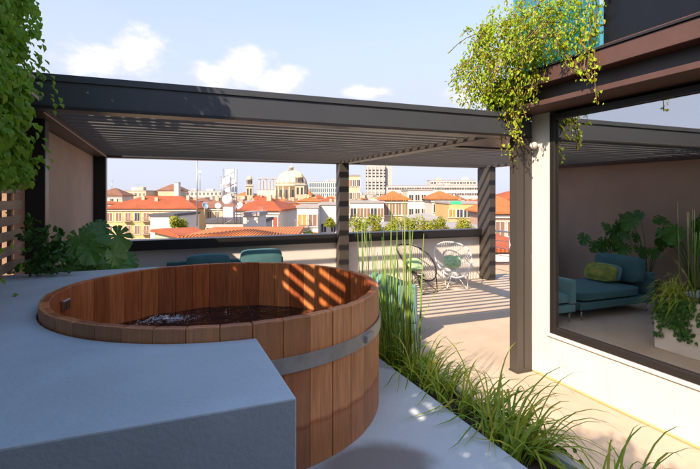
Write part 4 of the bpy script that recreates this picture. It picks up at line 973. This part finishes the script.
shlab = ['yellow-green garden shrub behind the left-hand reeds on the roof garden', 'broad yellow-green shrub on the roof garden behind the reeds', 'rounded shrub on the roof garden below the loggia house', 'low light green shrub on the roof garden before the blue roof', 'shrub with loose crown on the roof garden above the black chair', 'small bright shrub on the roof garden above the white chair', 'darker shrub at the striped corner post end of the roof garden']
for (px, hh_, w_), lab in zip(((360, 1.0, .8), (374, 1.25, .7), (393, .9, .75), (408, .95, .6), (424, 1.05, .8), (440, 1.0, .7), (462, .85, .9)), shlab):
    shrub('garden_shrub', lab, 'shrub', sbase(px, 233, 33 + rnd(-.6, .6)), hh_ * 1.1, w_ * 1.0, TL, 750, .12, 'shrubs on the roof garden', 0)
b = at(178, 211, 50); shrub('courtyard_tree', 'yellow leaved tree between the white gable wall and the small gabled house', 'tree', (b.x, b.y, b.z - 7.5), 8.0, 1.2, TL, 1500, .2, None, .45)
b = at(331, 210, 66); shrub('courtyard_tree', 'light green tree beside the plain white house by the middle post', 'tree', (b.x, b.y, b.z - 9), 9, 1.1, TL, 900, .22, None, .6)
b = at(312, 226, 60); shrub('courtyard_tree', 'small green tree at the foot of the stacked yellow balconies', 'tree', (b.x, b.y, b.z - 7), 7.2, 1.0, TL2, 800, .22, None, .5)
b = at(345, 212, 60); shrub('courtyard_tree', 'green tree partly hidden by the middle post and reeds', 'tree', (b.x, b.y, b.z - 9), 9, 1.2, TL2, 900, .22, None, .5)
# city blocks filling the streets between
r2 = random.Random(21); wl_ = ['white', 'cream', 'pale', 'grey', 'pink', 'yellow']; k = 0
marks = [(112, 175, 'white townhouse'), (140, 118, 'long red-roofed yellow house'), (169, 240, 'brown pyramid roof'), (210, 128, 'tall antenna pole'), (230, 40, 'drum antenna mast'), (249, 280, 'slender bell tower'), (291, 300, 'domed church'), (325, 360, 'glass office block'), (350, 120, 'cream residential block'), (379, 520, 'tall slab tower'), (420, 108, 'white cubic block'), (445, 98, 'green awning'), (470, 300, 'long white office block'), (512, 58, 'terracotta house beyond the railing')]
for d in (150, 185, 225, 280, 350, 440, 560, 720, 900):
    px = 84 + r2.uniform(0, 10)
    while px < 545:
        wp = r2.uniform(10, 22) * (1.25 if d < 200 else .9)
        lo = 201.5 if d < 200 else (198 if d < 300 else 194.5)
        pe = r2.uniform(lo, lo + 5) - (2.5 * r2.random() if d > 400 else 0)
        if not (150 < px + wp / 2 < 151):
            tiled = r2.random() < .55 and d < 450; cw = r2.choice(wl_)
            rc = r2.choice(('red', 'orange', 'brown')) if tiled else 'grey'
            lpx, ldep, lname = min(marks, key=lambda m_: abs(m_[0] - px - wp / 2)); rel = 'behind' if d > ldep else 'in front of'
            lab = ('%s far-off house with %s tiled hip roof %s the %s' % (cw, rc, rel, lname)) if tiled else '%s far-off flat-roofed block %s the %s' % (cw, rel, lname)
            B('city_house' if tiled else 'city_block', lab, px, px + wp - 1.2, d + r2.uniform(-8, 8), pe, cw, ('hip', rc, pe - r2.uniform(2.5, 5)) if tiled else ('flat', 'grey'), deep=r2.uniform(10, 16), yaw=r2.uniform(-14, 14), rows=1 if d < 230 else 0, cols=max(2, int(wp / FPX * d / 2.6)), wk=('shutter', 'glass'), chimney=2 if d < 300 else 0, group='far-off houses of the city', seed=k); k += 1
        px += wp + r2.uniform(0, 6)
